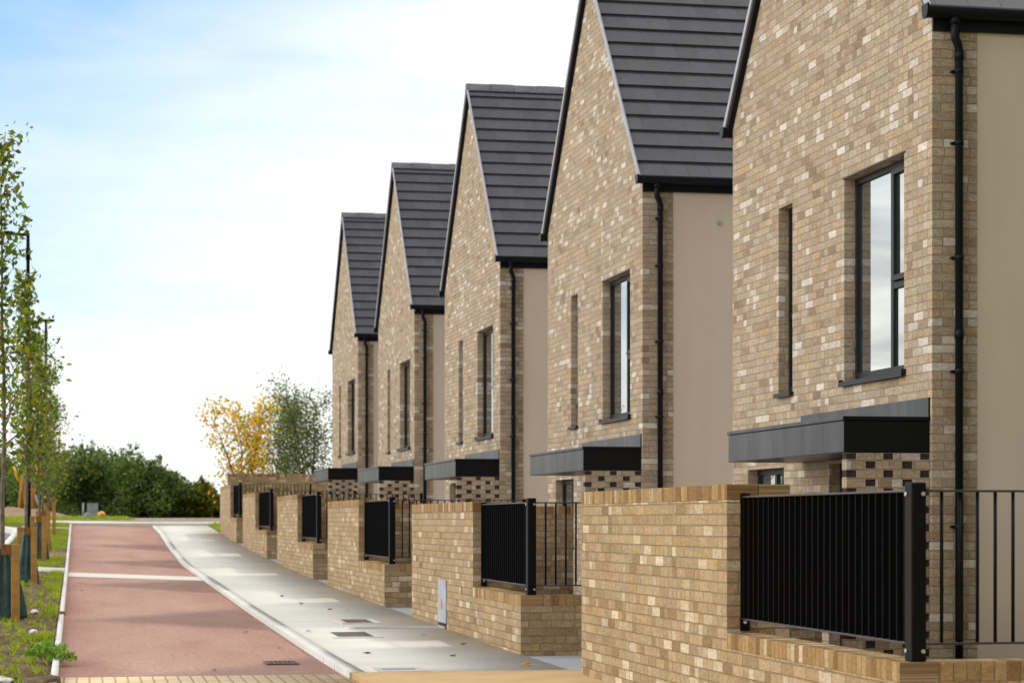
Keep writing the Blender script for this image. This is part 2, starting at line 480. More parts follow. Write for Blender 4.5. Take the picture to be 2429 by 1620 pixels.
def sheet(name, t0, t1, s0, s1, off, m, low=None, kind='structure'):
    """draped ground sheet; t0/t1 may be functions of s; low adds side faces down to that offset"""
    f0 = t0 if callable(t0) else (lambda s: t0)
    f1 = t1 if callable(t1) else (lambda s: t1)
    fo = off if callable(off) else (lambda s: off)
    mb = MB(); S = srange(s0, s1)
    for a, b in zip(S, S[1:]):
        ca_, cb_ = tcols(f0(a), f1(a)), tcols(f0(b), f1(b))
        if len(ca_) != len(cb_): cb_ = [f0(b) + (f1(b)-f0(b))*(q-ca_[0])/(ca_[-1]-ca_[0]) for q in ca_]
        for i in range(len(ca_)-1):
            mb.poly([(ca_[i],a,G(a,ca_[i])+fo(a)), (ca_[i+1],a,G(a,ca_[i+1])+fo(a)), (cb_[i+1],b,G(b,cb_[i+1])+fo(b)), (cb_[i],b,G(b,cb_[i])+fo(b))], None, True)
        if low is not None:
            for (ta, tb, fl) in ((ca_[0], cb_[0], False), (ca_[-1], cb_[-1], True)):
                q = [(ta,a,G(a,ta)+low), (tb,b,G(b,tb)+low), (tb,b,G(b,tb)+fo(b)), (ta,a,G(a,ta)+fo(a))]
                mb.poly(q if fl else list(reversed(q)))
    if low is not None:
        for s, fl in ((s0, False), (s1, True)):
            q = [(f0(s),s,G(s,f0(s))+low), (f1(s),s,G(s,f1(s))+low), (f1(s),s,G(s,f1(s))+fo(s)), (f0(s),s,G(s,f0(s))+fo(s))]
            mb.poly(list(reversed(q)) if fl else q)
    o = mb.build(name, m)
    if kind: tag(o, kind=kind)
    return o

sheet('ground', -900, 900, -40, 2500, lambda s: -.28 if s < 68 else (-.02 if s > 80 else -.28 + .26*(s-68)/12), M['lawn'])
TL, TR = -.15, 2.28            # red path edges
TW = 4.19                      # garden wall face
path_r = lambda s: TR - (.08*math.exp(-((s-46)/5.)**2)) + (.14 if s > 66 else max(0, (s-54)/12*.14))
sheet('cycle_path', TL, path_r, 19.0, 71.8, -.05, M['red'])
# pavement, kerb, edging
kerb_r = lambda s: path_r(s) + .14
sheet('kerb', lambda s: path_r(s) + .003, kerb_r, 18.5, 71.8, .006, M['kerb'], -.26)
sheet('pavement', lambda s: kerb_r(s) + .003, TW + .02, 18.5, 73.0, 0., M['concrete'], -.26)
sheet('path_edging', TL - .062, TL - .003, 17.0, 71.5, .012, M['kerb'], -.26)
sheet('tactile_paving', TL, TR + .02, 8, 18.99, -.046, M['tactile'], -.26)
sheet('buff_paving', TR + .024, TW + 2.6, 8, 18.49, .004, M['buff'], -.26)
sheet('crossing_band', TL, lambda s: path_r(s), 39.7, 41.3, -.044, M['band'])
sheet('verge_band', -1.6, TL - .066, 40.1, 41.8, .016, M['band'], -.2)
sheet('side_path', -1.6, TL - .066, 47.0, 49.2, .012, M['red'], -.2)
sheet('verge_edging', -1.6, TL - .066, 66.0, 67.2, .02, M['band'], -.2)
sheet('cross_pavement', -1.6, 30, 71.81, 77.5, .004, M['band'], -.3)
sheet('cross_cycle_path', 2.2, 60, 80.5, 87, .004, M['red'])
sheet('cross_kerb', 1.9, 60, 87.01, 88.4, .02, M['kerb'], -.2)
sheet('front_garden_paving', TW + .022, 20, 18.5, 66, -.012, M['slab'])
sheet('lawn_corner', 4.22, 30, 66.01, 71.8, .01, M['lawn'], -.2)

# road at the left with its kerb
def road_r(s): return -1.72 if s < 62 else -1.72 - 5.5*(1 - math.sqrt(max(0, 1 - ((s-62)/9.)**2)))
sheet('road', -40, road_r, 10, 70.95, -.10, M['asphalt'])
sheet('road_kerb', lambda s: road_r(s) + .004, lambda s: min(-1.56, road_r(s) + .30 + (.25 if s > 62 else 0)), 10, 70.9, .03, M['kerb'], -.26)
sheet('road_end_kerb', -40, -5.5, 70.96, 71.9, .03, M['kerb'], -.26)

# verge with uneven soil
def verge():
    mb = MB(); ts = np.linspace(-1.6, TL-.066, 22); ss = np.concatenate([np.arange(16, 34, .09), np.arange(34, 71.6, .18)])
    Z = {}
    for i, s in enumerate(ss):
        for j, t in enumerate(ts):
            e = .05*mnoise.noise((t*2.2, s*1.1, 0)) + .055*mnoise.noise((t*6, s*3.2, 3)) + .03*mnoise.noise((t*14, s*8, 5)) + .014*random.uniform(-1, 1)
            if j in (0, len(ts)-1): e = min(e, 0) - .01
            Z[i, j] = (t, s, G(s, t) - .01 + e)
    for i in range(len(ss)-1):
        if any(a < ss[i]+.05 < b for a, b in ((40.1,41.8),(47,49.2),(66,67.2))): continue
        for j in range(len(ts)-1):
            mb.poly([Z[i,j], Z[i,j+1], Z[i+1,j+1], Z[i+1,j]], None, True)
    tag(mb.build('soil_verge', M['soil']), kind='structure')
verge()

def quads_mesh(name, V, m, parent=None, per=4):
    """V: (n, per, 3) array of separate little faces"""
    n = len(V); me = bpy.data.meshes.new(name)
    me.vertices.add(n*per); me.vertices.foreach_set('co', V.reshape(-1).astype(np.float32))
    me.loops.add(n*per); me.loops.foreach_set('vertex_index', np.arange(n*per, dtype=np.int32))
    me.polygons.add(n); me.polygons.foreach_set('loop_start', np.arange(0, n*per, per, dtype=np.int32))
    me.update(calc_edges=True); me.materials.append(m)
    o = bpy.data.objects.new(name, me); COL.objects.link(o)
    if parent is not None: o.parent = parent
    return o

def leaves(C, size, rs, asp=.62, droop=.3):
    """leaf-shaped quads at centres C"""
    n = len(C)
    a = rs.normal(size=(n, 3)); a[:, 2] -= droop; a /= np.linalg.norm(a, axis=1)[:, None]
    b = rs.normal(size=(n, 3)); b -= (b*a).sum(1)[:, None]*a; b /= np.linalg.norm(b, axis=1)[:, None]
    nn = np.cross(a, b)
    s = (size*rs.uniform(.6, 1.25, n))[:, None]
    return np.stack([C - a*s*.5, C + b*s*asp*.5 + nn*s*.1 - a*s*.06, C + a*s*.5, C - b*s*asp*.5 + nn*s*.1 - a*s*.06], 1)

def blades(P, h, w, rs):
    n = len(P); ang = rs.uniform(0, 2*np.pi, n)
    d = np.stack([np.cos(ang), np.sin(ang), np.zeros(n)], 1)
    L = rs.normal(size=(n, 3))*.45; L[:, 2] = 1
    hh = (h*rs.uniform(.5, 1.4, n))[:, None]; ww = (w*rs.uniform(.6, 1.3, n))[:, None]
    return np.stack([P - d*ww, P + d*ww, P + L*hh], 1)

def grass():
    rs = np.random.RandomState(3); P = []
    while len(P) < 42000:
        s = 15 + 57*rs.rand()**1.25; t = rs.uniform(-1.55, TL-.10)
        if any(a < s < b for a, b in ((40,41.9),(46.9,49.3),(65.9,67.3))): continue
        k = mnoise.noise((t*1.9, s*.75, 7)) + .5*mnoise.noise((t*5, s*3, 2)) + .5*(t+.75) + (.2 if s > 42 else 0)
        if k < (.60 if s < 25 else .46 if s < 34 else .30) + .10*rs.rand() and (mnoise.noise((t*11, s*7, 4)) < .42): continue
        P.append((t, s, G(s, t) - .005))
    V1 = blades(np.array(P), .055, .0085, rs)
    Q = []
    for _ in range(22000):
        s = rs.uniform(72.5, 98); t = rs.uniform(-9, 2.1)
        if s < 77.6 and t > -1.6: continue
        Q.append((t, s, G(s, t) - .03))
    for _ in range(2500):
        s = rs.uniform(66, 71.8); t = rs.uniform(4.25, 6.0); Q.append((t, s, G(s, t)))
    V2 = blades(np.array(Q), .12, .018, rs)
    o = quads_mesh('grass', np.concatenate([V1, V2]), M['grass'], None, 3)
    tag(o, 'short yellow green grass growing in patches on the verge and far lawn', 'grass', kind='stuff')
grass()

# ------------------------------------------------------------------ houses
HX, W, DEPTH = 7.03, 5.65, 8.6
APEX, EAVE, SL = 9.045, 5.40, 1.177
MID = W/2
BX0 = .40                          # brick return before the render
Z0 = -.45
def outer(y): return APEX - SL*abs(y - MID)

def wall_mesh():
    mb = MB()
    holes = [(.63, 2.13, 2.57, 4.48), (3.63, 4.07, 2.57, 4.48), (3.9, 5.1, .85, 1.84), (1.5, 2.55, Z0, 1.84)]
    ys = sorted({0., W} | {q for h in holes for q in h[:2]})
    top = lambda y: outer(y) - .105
    ztop = top(0)
    zs = sorted({Z0, ztop} | {q for h in holes for q in h[2:] if q > Z0})
    for a, b in zip(ys, ys[1:]):
        for c, d in zip(zs, zs[1:]):
            ym, zm = (a+b)/2, (c+d)/2
            if any(h[0] < ym < h[1] and h[2] < zm < h[3] for h in holes): continue
            mb.poly([(0, b, c), (0, a, c), (0, a, d), (0, b, d)])
    mb.poly([(0, W, ztop), (0, 0, ztop), (0, MID, top(MID))])
    RV = .125
    for (a, b, c, d) in holes:
        mb.poly([(0, b, c), (RV, b, c), (RV, b, d), (0, b, d)], [(b, c), (b+RV, c), (b+RV, d), (b, d)])
        mb.poly([(RV, a, c), (0, a, c), (0, a, d), (RV, a, d)], [(a-RV, c), (a, c), (a, d), (a-RV, d)])
        mb.poly([(0, a, d), (0, b, d), (RV, b, d), (RV, a, d)], [(a, d), (b, d), (b, d+.06), (a, d+.06)])
        if c > Z0: mb.poly([(0, b, c), (0, a, c), (RV, a, c), (RV, b, c)])
    # sides, back
    mb.poly([(0, 0, Z0), (BX0, 0, Z0), (BX0, 0, ztop), (0, 0, ztop)], [(-BX0*0-.0, Z0), (BX0, Z0), (BX0, ztop), (0, ztop)])
    mb.poly([(BX0, 0, Z0), (BX0, .05, Z0), (BX0, .05, ztop), (BX0, 0, ztop)])
    mb.poly([(BX0, W, Z0), (0, W, Z0), (0, W, ztop), (BX0, W, ztop)])
    return mb
def body_mesh():      # rendered flanks and back, butting the brick returns
    mb = MB(); zt = outer(0) - .11
    x0, x1, e = BX0 + .002, DEPTH, .006
    mb.poly([(x0, e, Z0), (x1, e, Z0), (x1, e, zt), (x0, e, zt)])
    mb.poly([(x1, W-e, Z0), (x0, W-e, Z0), (x0, W-e, zt), (x1, W-e, zt)])
    mb.poly([(x1, e, Z0), (x1, W-e, Z0), (x1, W-e, zt), (x1, MID, outer(MID)-.11), (x1, e, zt)])
    return mb

def roof_slope(sign):
    """stepped courses of flat tiles; sign -1 near slope, +1 far slope"""
    mb = MB(); n = 15; y_e = -.12; run = (MID - y_e)
    ln = math.hypot(1, SL); nx, nz = -SL/ln, 1/ln      # outward normal of the near slope in (y, z)
    def P(f, lift):
        y = y_e + run*f; z = APEX - SL*(MID - y)
        y, z = y + nx*lift, z + nz*lift
        return (y if sign < 0 else W - y, z)
    xa, xb = -.06, DEPTH + .06
    for k in range(n):
        a = P(k/n, .0); b = P((k+1)/n, -.028); c = P(k/n, -.028)
        top = [(xa, a[0], a[1]), (xb, a[0], a[1]), (xb, b[0], b[1]), (xa, b[0], b[1])]
        uv = [(xa, k+.1), (xb, k+.1), (xb, k+.9), (xa, k+.9)]
        rise = [(xa, c[0], c[1]), (xb, c[0], c[1]), (xb, a[0], a[1]), (xa, a[0], a[1])]
        if sign > 0: top.reverse(); rise.reverse(); uv.reverse()
        mb.poly(top, uv); mb.poly(rise, [(xa, k+.1)]*4)
    # underside
    a, b = P(0, -.07), P(1, -.07)
    und = [(xa, b[0], b[1]), (xb, b[0], b[1]), (xb, a[0], a[1]), (xa, a[0], a[1])]
    if sign > 0: und.reverse()
    mb.poly(und)
    for x in (xb,):
        a0, b0 = P(0, 0), P(1, 0)
        mb.poly([(x, a0[0], a0[1]), (x, b0[0], b0[1]), (x, b[0], b[1]), (x, a[0], a[1])])
    return mb
def verge_mesh(sign):
    mb = MB(); ln = math.hypot(1, SL); nx, nz = -SL/ln, 1/ln
    def P(y, lift):
        z = APEX - SL*(MID - y)
        y2, z2 = y + nx*lift, z + nz*lift
        return (y2 if sign < 0 else W - y2, z2)
    A, B, C, D = P(-.13, .012), P(MID, .012), P(MID, -.05), P(-.13, -.05)
    x0, x1 = -.082, -.0605
    q = [(p[0], p[1]) for p in (A, B, C, D)]
    for x, fl in ((x0, sign > 0), (x1, sign < 0)):
        f = [(x, a, b) for a, b in q]
        mb.poly(f if fl else list(reversed(f)))
    for i in range(4):
        (a, b), (c, d) = q[i], q[(i+1) % 4]
        mb.poly([(x0, a, b), (x0, c, d), (x1, c, d), (x1, a, b)])
    return mb
def barge_mesh(sign):
    mb = MB(); ln = math.hypot(1, SL); nx, nz = -SL/ln, 1/ln
    def P(y, lift):
        z = APEX - SL*(MID - y)
        y2, z2 = y + nx*lift, z + nz*lift
        return (y2 if sign < 0 else W - y2, z2)
    q = [P(-.12, -.0705), P(MID, -.0705), P(MID, -.10), P(-.12, -.10)]
    x0, x1 = -.060, .0
    for x in (x0, x1): mb.poly([(x, a, b) for a, b in q])
    for i in range(4):
        (a, b), (c, d) = q[i], q[(i+1) % 4]
        mb.poly([(x0, a, b), (x0, c, d), (x1, c, d), (x1, a, b)])
    return mb

def frame_boxes(mb, y0, y1, z0, z1, x0, x1, w):
    mb.box(x0, x1, y0, y0+w, z0, z1); mb.box(x0, x1, y1-w, y1, z0, z1)
    mb.box(x0, x1, y0+w, y1-w, z1-w, z1); mb.box(x0, x1, y0+w, y1-w, z0, z0+w)

def make_house():
    root = empty('brick_house', (HX, 17.2, 0))
    wall_mesh().build('wall', M['brick'], root)
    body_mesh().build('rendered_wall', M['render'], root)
    dots = MB()
    for (x, z) in ((1.0, 5.03),):
        dots.tube([(x, -.012, z), (x, .006, z)], .028, 10)
    dots.build('vent', M['steel'], root)
    rf = None
    for s in (-1, 1):
        r = roof_slope(s).build('roof_slope', M['tile'], root)
        verge_mesh(s).build('verge_trim', M['trim'], r)
        barge_mesh(s).build('bargeboard', M['black_plastic'], r)
    mb = MB()
    n = 20; x = -.085
    L = (DEPTH + .17)/n
    for k in range(n):
        a, b = x + k*L, x + (k+1)*L - .006
        h = .012 if k % 2 else .004
        pts = [(-.12, -.125), (-.10, -.085), (-.035, .012+h), (.035, .012+h), (.10, -.085), (.12, -.125)]
        for i in range(len(pts)-1):
            (p, q), (u, v) = pts[i], pts[i+1]
            mb.poly([(a, MID+p, APEX+q), (b, MID+p, APEX+q), (b, MID+u, APEX+v), (a, MID+u, APEX+v)])
        for xx in (a, b): mb.poly([(xx, MID+p, APEX+q) for p, q in pts])
    mb.build('ridge_tiles', M['ridge'], root)
    # fascia, gutter, downpipe at the near eave; the same at the far eave
    for side in (0, 1):
        Y = (lambda y: y) if side == 0 else (lambda y: W - y)
        def bb(x0, x1, y0, y1, z0, z1):
            a, b = sorted((Y(y0), Y(y1))); return (x0, x1, a, b, z0, z1)
        mb = MB(); mb.box(*bb(-.004, DEPTH, -.03, -.002, EAVE, 5.56)); mb.build('fascia', M['black_plastic'], root)
        mb = MB()
        prof = [(-.150, 5.585), (-.150, 5.545), (-.138, 5.508), (-.112, 5.488), (-.068, 5.488), (-.042, 5.508), (-.032, 5.545), (-.032, 5.585)]
        inn = [(-.142, 5.585), (-.13, 5.52), (-.05, 5.52), (-.04, 5.585)]
        for i in range(len(prof)-1):
            (a, b), (c, d) = prof[i], prof[i+1]
            mb.poly([(-.09, Y(a), b), (DEPTH, Y(a), b), (DEPTH, Y(c), d), (-.09, Y(c), d)], None, True)
        mb.poly([(-.09, Y(-.15), 5.585), (-.09, Y(-.142), 5.585), (DEPTH, Y(-.142), 5.585), (DEPTH, Y(-.15), 5.585)])
        for i in range(3):
            (a, b), (c, d) = inn[i], inn[i+1]
            mb.poly([(-.09, Y(a), b), (DEPTH, Y(a), b), (DEPTH, Y(c), d), (-.09, Y(c), d)])
        g = mb.build('gutter', M['black_plastic'], root)
        mb = MB(); pr = [(-.156, 5.597), (-.156, 5.54), (-.142, 5.50), (-.114, 5.48), (-.066, 5.48), (-.038, 5.50), (-.026, 5.54), (-.026, 5.597)]
        for x in (-.105, -.088): mb.poly([(x, Y(a), b) for a, b in pr])
        for i in range(len(pr)):
            (a, b), (c, d) = pr[i], pr[(i+1) % len(pr)]
            mb.poly([(-.105, Y(a), b), (-.105, Y(c), d), (-.088, Y(c), d), (-.088, Y(a), b)])
        mb.build('gutter_end', M['black_plastic'], g)
    mb = MB()
    mb.tube([(.165, -.092, 5.49), (.165, -.092, 5.36), (.168, -.09, 5.325), (.205, -.066, 5.27), (.215, -.06, 5.235), (.216, -.058, Z0)],
            [.037, .037, .037, .036, .034, .034], 14)
    mb.tube([(.165, -.092, 5.50), (.165, -.092, 5.44)], .043, 14)
    mb.tube([(.216, -.058, 5.23), (.216, -.058, 5.15)], .040, 14)
    mb.tube([(.216, -.058, 2.9), (.216, -.058, 2.82)], .040, 14)
    dp = mb.build('downpipe', M['black_plastic'], root)
    for z in (5.06, 4.46, 3.50, 2.55, 1.25):
        mb = MB(); mb.box(.165, .267, -.03, .0, z-.011, z+.011); mb.tube([(.216, -.058, z-.02), (.216, -.058, z+.02)], .0385, 14)
        mb.box(.158, .166, -.04, -.0, z-.009, z+.009)
        mb.build('bracket', M['black_plastic'], dp)

    # upstairs window: fixed light on the far side, casement over fixed light on the near side
    def pane(y0, y1, z0, z1, x, par):
        mb = MB(); mb.box(x, x+.012, y0, y1, z0, z1); mb.build('pane', M['glass'], par)
    X0, X1 = .105, .165
    mb = MB(); a, b, c, d = .632, 2.128, 2.615, 4.478
    frame_boxes(mb, a, b, c, d, X0, X1, .055)
    mb.box(X0+.002, X1, 1.16, 1.225, c+.055, d-.055)          # mullion
    mb.box(X0+.004, X1, a+.055, 1.16, 3.36, 3.425)            # transom
    wn = mb.build('window', M['frame'], root, .004)
    mb = MB(); frame_boxes(mb, a+.055, 1.155, 3.43, d-.057, X0-.018, X1-.02, .05)
    mb.box(X0-.028, X0-.019, a+.06, 1.15, 3.425, 3.455)
    mb.build('casement', M['frame'], wn, .004)
    pane(1.225, b-.055, c+.055, d-.055, .13, wn)
    pane(a+.055, 1.16, c+.055, 3.36, .132, wn)
    pane(a+.105, 1.105, 3.48, d-.107, .118, wn)
    mb = MB(); mb.box(-.045, .11, .585, 2.175, 2.571, 2.590); mb.box(-.047, -.035, .585, 2.175, 2.548, 2.571)
    mb.box(-.0449, .11, .586, .60, 2.59, 2.612); mb.box(-.0449, .11, 2.16, 2.174, 2.59, 2.612)
    mb.build('sill', M['frame'], wn)
    mb = MB(); mb.tube([(.075, .745, 3.50), (.055, .745, 3.51), (.055, .745, 3.62)], .009, 8); mb.box(.068, .087, .735, .757, 3.47, 3.55)
    mb.build('handle', M['bolt'], wn)
    # cover above window head
    mb = MB(); mb.box(-.012, .12, .60, 2.15, 4.4815, 4.493); mb.build('lintel_plate', M['frame'], root)
    # slit window
    mb = MB(); frame_boxes(mb, 3.632, 4.068, 2.615, 4.478, X0, X1, .05); mb.box(X0+.003, X1, 3.682, 4.018, 3.36, 3.41)
    sw = mb.build('window', M['frame'], root, .004)
    pane(3.682, 4.018, 2.665, 3.36, .13, sw); pane(3.682, 4.018, 3.41, 4.428, .128, sw)
    mb = MB(); mb.box(-.045, .11, 3.595, 4.105, 2.571, 2.590); mb.box(-.047, -.035, 3.595, 4.105, 2.548, 2.571); mb.build('sill', M['frame'], sw)
    # ground floor window near the far corner
    mb = MB(); frame_boxes(mb, 3.902, 5.098, .86, 1.838, X0, X1, .06); mb.box(X0+.003, X1, 4.45, 4.52, .92, 1.778)
    gw = mb.build('window', M['frame'], root, .004)
    pane(3.962, 4.45, .92, 1.778, .13, gw); pane(4.52, 5.038, .92, 1.778, .128, gw)
    mb = MB(); mb.box(-.04, .11, 3.87, 5.13, .83, .852); mb.build('sill', M['frame'], gw)
    # door
    mb = MB(); frame_boxes(mb, 1.502, 2.548, -.30, 1.838, X0, X1, .06)
    mb.box(.125, .16, 1.562, 2.488, -.24, 1.778)
    for zc in (.2, .62, 1.04, 1.46): mb.box(.118, .126, 1.66, 2.39, zc-.15, zc+.15)
    dr = mb.build('door', M['door'], root, .003)
    mb = MB(); mb.tube([(.11, 1.63, .75), (.085, 1.63, .75), (.085, 1.75, .75)], .011, 8); mb.build('handle', M['bolt'], dr)
    # canopy
    mb = MB(); mb.box(-.76, -.002, .05, 3.33, 1.87, 2.135); mb.box(-.772, -.002, .038, 3.342, 2.136, 2.172)
    cn = mb.build('canopy', M['zinc'], root, .005)
    mb = MB(); mb.box(-.016, -.002, .045, 3.335, 2.173, 2.335); mb.build('flashing', M['zinc'], cn)
    # perforated screen wall below the canopy
    mb = MB(); mk = MB(); z = Z0; k = 0; H = .075; x0, x1, y0, y1 = -.735, -.004, .055, .165
    while z < 1.865:
        zt = min(z + H, 1.866)
        off = 0. if k % 2 == 0 else .168
        hs = [(x0 + off + j*.325 - .0, x0 + off + j*.325 + .088) for j in range(-1, 3)]
        hs = [(max(a, x0), min(b, x1)) for a, b in hs if b > x0 + .02 and a < x1 - .03]
        hs = [(a + (.09 if a == x0 else 0), b) if False else (a, b) for a, b in hs]
        cur = x0
        for a, b in hs:
            if a > cur + .001: mb.box(cur, a, y0, y1, z, zt)
            mb.box(a, b, y0, y1, z, z + .012); mb.box(a, b, y0, y1, zt - .003, zt)
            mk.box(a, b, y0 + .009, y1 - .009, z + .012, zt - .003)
            cur = b
        if cur < x1: mb.box(cur, x1, y0, y1, z, zt)
        z = zt; k += 1
    nb_ = len(mb.f); off_ = len(mb.v)
    mb.v += mk.v; mb.f += [tuple(q + off_ for q in f) for f in mk.f]; mb.uv += mk.uv; mb.sm += mk.sm
    scw = mb.build('screen_wall', M['brick'], root, merge=False)
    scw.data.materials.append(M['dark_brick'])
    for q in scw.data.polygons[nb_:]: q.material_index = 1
    return root

house_s = [17.2, 26.72, 36.17, 45.70, 55.15]
house_dz = [0., .065, .175, .28, .47]
house_lab = ['pale brick gabled house nearest the camera, roof peak cut off by the top edge',
             'second pale brick gabled house, peak just above the frame, bright upstairs window',
             'third gabled house from the front, tallest complete roof peak against the sky',
             'fourth pale brick gabled house, between the tall peaked one and the last',
             'last and smallest gabled brick house, beside the autumn trees']
HG = 'gabled brick houses in the row'
H0 = make_house()
for i in range(5):
    h = H0 if i == 0 else copy_tree(H0)
    h.location = (HX, house_s[i], house_dz[i])
    tag(h, house_lab[i], 'house', HG)

# ------------------------------------------------------------------ front garden walls and railings
walls = [  # corner, step, far, low top, high top
    (10.69, 13.75, 17.95, .565, 1.54), (20.52, 23.10, 27.46, .583, 1.505), (29.97, 32.80, 36.92, .696, 1.62),
    (39.29, 42.10, 46.43, .89, 1.81), (49.0, 52.25, 56.20, 1.08, 1.97), (58.5, 60.85, 65.20, 1.38, 2.30)]
wall_lab = ['brick garden wall at the right foreground, nearest the camera',
            'brick garden wall with a grey meter box set in its face',
            'third brick garden wall from the front, beside the meter box wall',
            'fourth brick garden wall along the pavement, between the third and fifth',
            'fifth brick garden wall, second from the far end of the pavement',
            'farthest brick garden wall, at the grass corner where the path ends']
rail_lab = ['large black railing with side bars in the right foreground, on the nearest wall',
            'black railing on the garden wall that has the grey meter box',
            'black railing on the third garden wall from the front',
            'black railing on the fourth garden wall from the front',
            'small black railing on the fifth garden wall, second from the far end',
            'smallest black railing, on the farthest garden wall by the hedge']
CH, TH = .103, .215
WG, RG = 'front garden walls along the pavement', 'black railings on the garden walls'
def garden_wall(i, c, st, fa, lo, hi):
    g = G((c+fa)/2) ; root = empty('garden_wall', (TW, (c+fa)/2, g)); oy, oz = (c+fa)/2, g
    zb = G(c) - .5 - oz
    mb = MB()
    Lo, Hi = lo - CH - oz, hi - CH - oz
    y = lambda s: s - oy
    ret = 2.35 if i == 0 else 2.05
    mb.box(0, TH, y(c), y(st), zb, Lo)
    mb.box(TH, ret, y(c), y(c)+TH, zb, Lo, skip='-x')
    mb.box(0, .43, y(st), y(fa), zb, Hi)
    mb.box(.43, 2.06, y(fa)-TH, y(fa), zb, Hi - .02)
    mb.build('brickwork', M['garden_brick'], root, merge=False)
    mb = MB(); mb.box(-.003, TH+.003, y(c)-.003, y(st)-.001, Lo+.0005, lo-oz, 'y'); mb.build('coping', M['coping'], root, .004)
    mb = MB(); mb.box(TH+.004, ret, y(c)-.003, y(c)+TH+.003, Lo+.0005, lo-oz-.001, 'x'); mb.build('coping', M['coping'], root, .004)
    mb = MB(); mb.box(-.003, .2145, y(st)-.003, y(fa)+.003, Hi+.0005, hi-oz, 'y'); mb.build('coping', M['coping'], root, .004)
    mb = MB(); mb.box(.2185, .433, y(st)-.003, y(fa)+.003, Hi+.0005, hi-oz-.001, 'y'); mb.build('coping', M['coping'], root, .004)
    mb = MB(); mb.box(.4345, 2.06, y(fa)-TH-.003, y(fa)+.003, Hi-.0195, hi-oz-.02, 'x'); mb.build('coping', M['coping'], root, .004)
    tag(root, wall_lab[i], 'garden wall', WG)

def railing(i, c, st, fa, lo, hi):
    x0 = TW + .115
    root = empty('railing', (x0, c + .07, lo))
    y1 = st - c - .07 - .015
    # corner post
    mb = MB(); mb.box(-.042, .042, -.05, .05, .0, .935); pr = mb.build('post', M['black_metal'], root, .008)
    for (x, yy, z) in ((.022, -.053, .875), (.022, -.053, .055), (-.045, .02, .875), (-.045, .02, .055)):
        b = MB()
        if yy < -.04 : b.tube([(x, -.058, z), (x, -.0495, z)], .011, 8)
        else: b.tube([(-.05, yy, z), (-.0415, yy, z)], .011, 8)
        b.build('bolt', M['bolt'], pr)
    # wall post at the step
    mb = MB(); mb.box(-.03, .035, y1-.012, y1, .012, .915); wp = mb.build('wall_plate', M['black_metal'], root, .003)
    for z in (.86, .07):
        b = MB(); b.tube([(.0, y1-.024, z), (.0, y1-.0125, z)], .012, 8); b.tube([(.0, y1-.012-.03, z), (.0, y1-.0125, z)], .007, 8); b.build('bolt', M['bolt'], wp)
    def rail(x0_, x1_, ya, yb, z):
        mb = MB(); mb.box(x0_, x1_, ya, yb, z, z+.012); return mb
    rail(-.025, .025, .05, y1-.013, .885).build('rail', M['rail_metal'], root, .003)
    rail(-.025, .025, .05, y1-.013, .085).build('rail', M['rail_metal'], root, .003)
    mb = MB(); n = int((y1-.1)/.1)
    for k in range(n):
        yy = .05 + (y1-.05)*(k+.5)/n
        mb.box(-.0235, .0235, yy-.006, yy+.006, .0975, .8845)
    mb.build('bar_panel', M['bar'], root, merge=False)
    L = 2.15 if i == 0 else 1.85
    rail(.05, L, -.02, .02, .885).build('rail', M['rail_metal'], root, .003)
    rail(.05, L, -.02, .02, .085).build('rail', M['rail_metal'], root, .003)
    bar = MB(); bar.tube([(0, 0, .0975), (0, 0, .8845)], .0095, 10); proto = None
    x = .145
    while x < L - .03:
        if proto is None: proto = bar.build('bar', M['black_metal'], root); b = proto
        else: b = proto.copy(); COL.objects.link(b)
        b.parent = root; b.location = (x, 0, 0); x += .1
    mb = MB(); mb.box(L, L+.05, -.025, .025, .0, .91); mb.build('post', M['black_metal'], root, .004)
    tag(root, rail_lab[i], 'railing', RG)
for i, w in enumerate(walls):
    garden_wall(i, *w); railing(i, *w)

# taller boundary wall closing the row
bw = empty('boundary_wall', (4.5, 66.6, G(66.6)))
mb = MB(); mb.box(0, 14, -.11, .11, -.6, 2.62 - G(66.6)); mb.build('brickwork', M['garden_brick'], bw, merge=False)
mb = MB(); mb.box(-.003, 14, -.113, .113, 2.6205 - G(66.6), 2.73 - G(66.6), 'x'); mb.build('coping', M['coping'], bw, .004)
tag(bw, 'taller brick boundary wall across the end of the row, under the autumn trees', 'boundary wall')

# meter box
mbx = empty('meter_box', (TW, 25.05, G(25.05)))
b = MB(); b.box(-.018, .05, -.27, .27, .06, .56); b.build('cover', M['steel'], mbx, .006)
b = MB(); b.box(-.026, -.0185, -.02, .045, .22, .33); b.build('sticker', M['orange'], mbx)
b = MB(); b.box(-.012, .05, -.25, .25, -.02, .057); b.build('slot', M['dark_brick'], mbx)
b = MB(); b.box(-.026, -.012, -.24, .24, .0, .025); b.build('hinge_bar', M['bolt'], mbx)
tag(mbx, 'flush grey metal meter box with an orange sticker low in the second garden wall', 'meter box')

# ------------------------------------------------------------------ covers and grate in the paving
def slope_at(s): return (G(s+.5) - G(s-.5))
def cover(name, t, s, w, l, top, rim, label):
    r = empty(name, (t, s, G(s) + .0))
    r.rotation_euler = (math.atan(slope_at(s)), 0, 0)
    b = MB(); e = .075
    for q in ((-w/2-e, w/2+e, -l/2-e*1.6, -l/2), (-w/2-e, w/2+e, l/2, l/2+e*1.6), (-w/2-e, -w/2, -l/2, l/2), (w/2, w/2+e, -l/2, l/2)):
        b.box(q[0], q[1], q[2], q[3], -.02, .009)
    b.build('surround', M[rim], r)
    b = MB(); b.box(-w/2+.004, w/2-.004, -l/2+.004, l/2-.004, -.02, .007); b.build('lid', M[top], r)
    tag(r, label, 'manhole cover'); return r
cover('manhole_cover', 3.36, 26.45, .33, .75, 'rust', 'kerb', 'rusty brown manhole cover, the farther of two set in the concrete pavement')
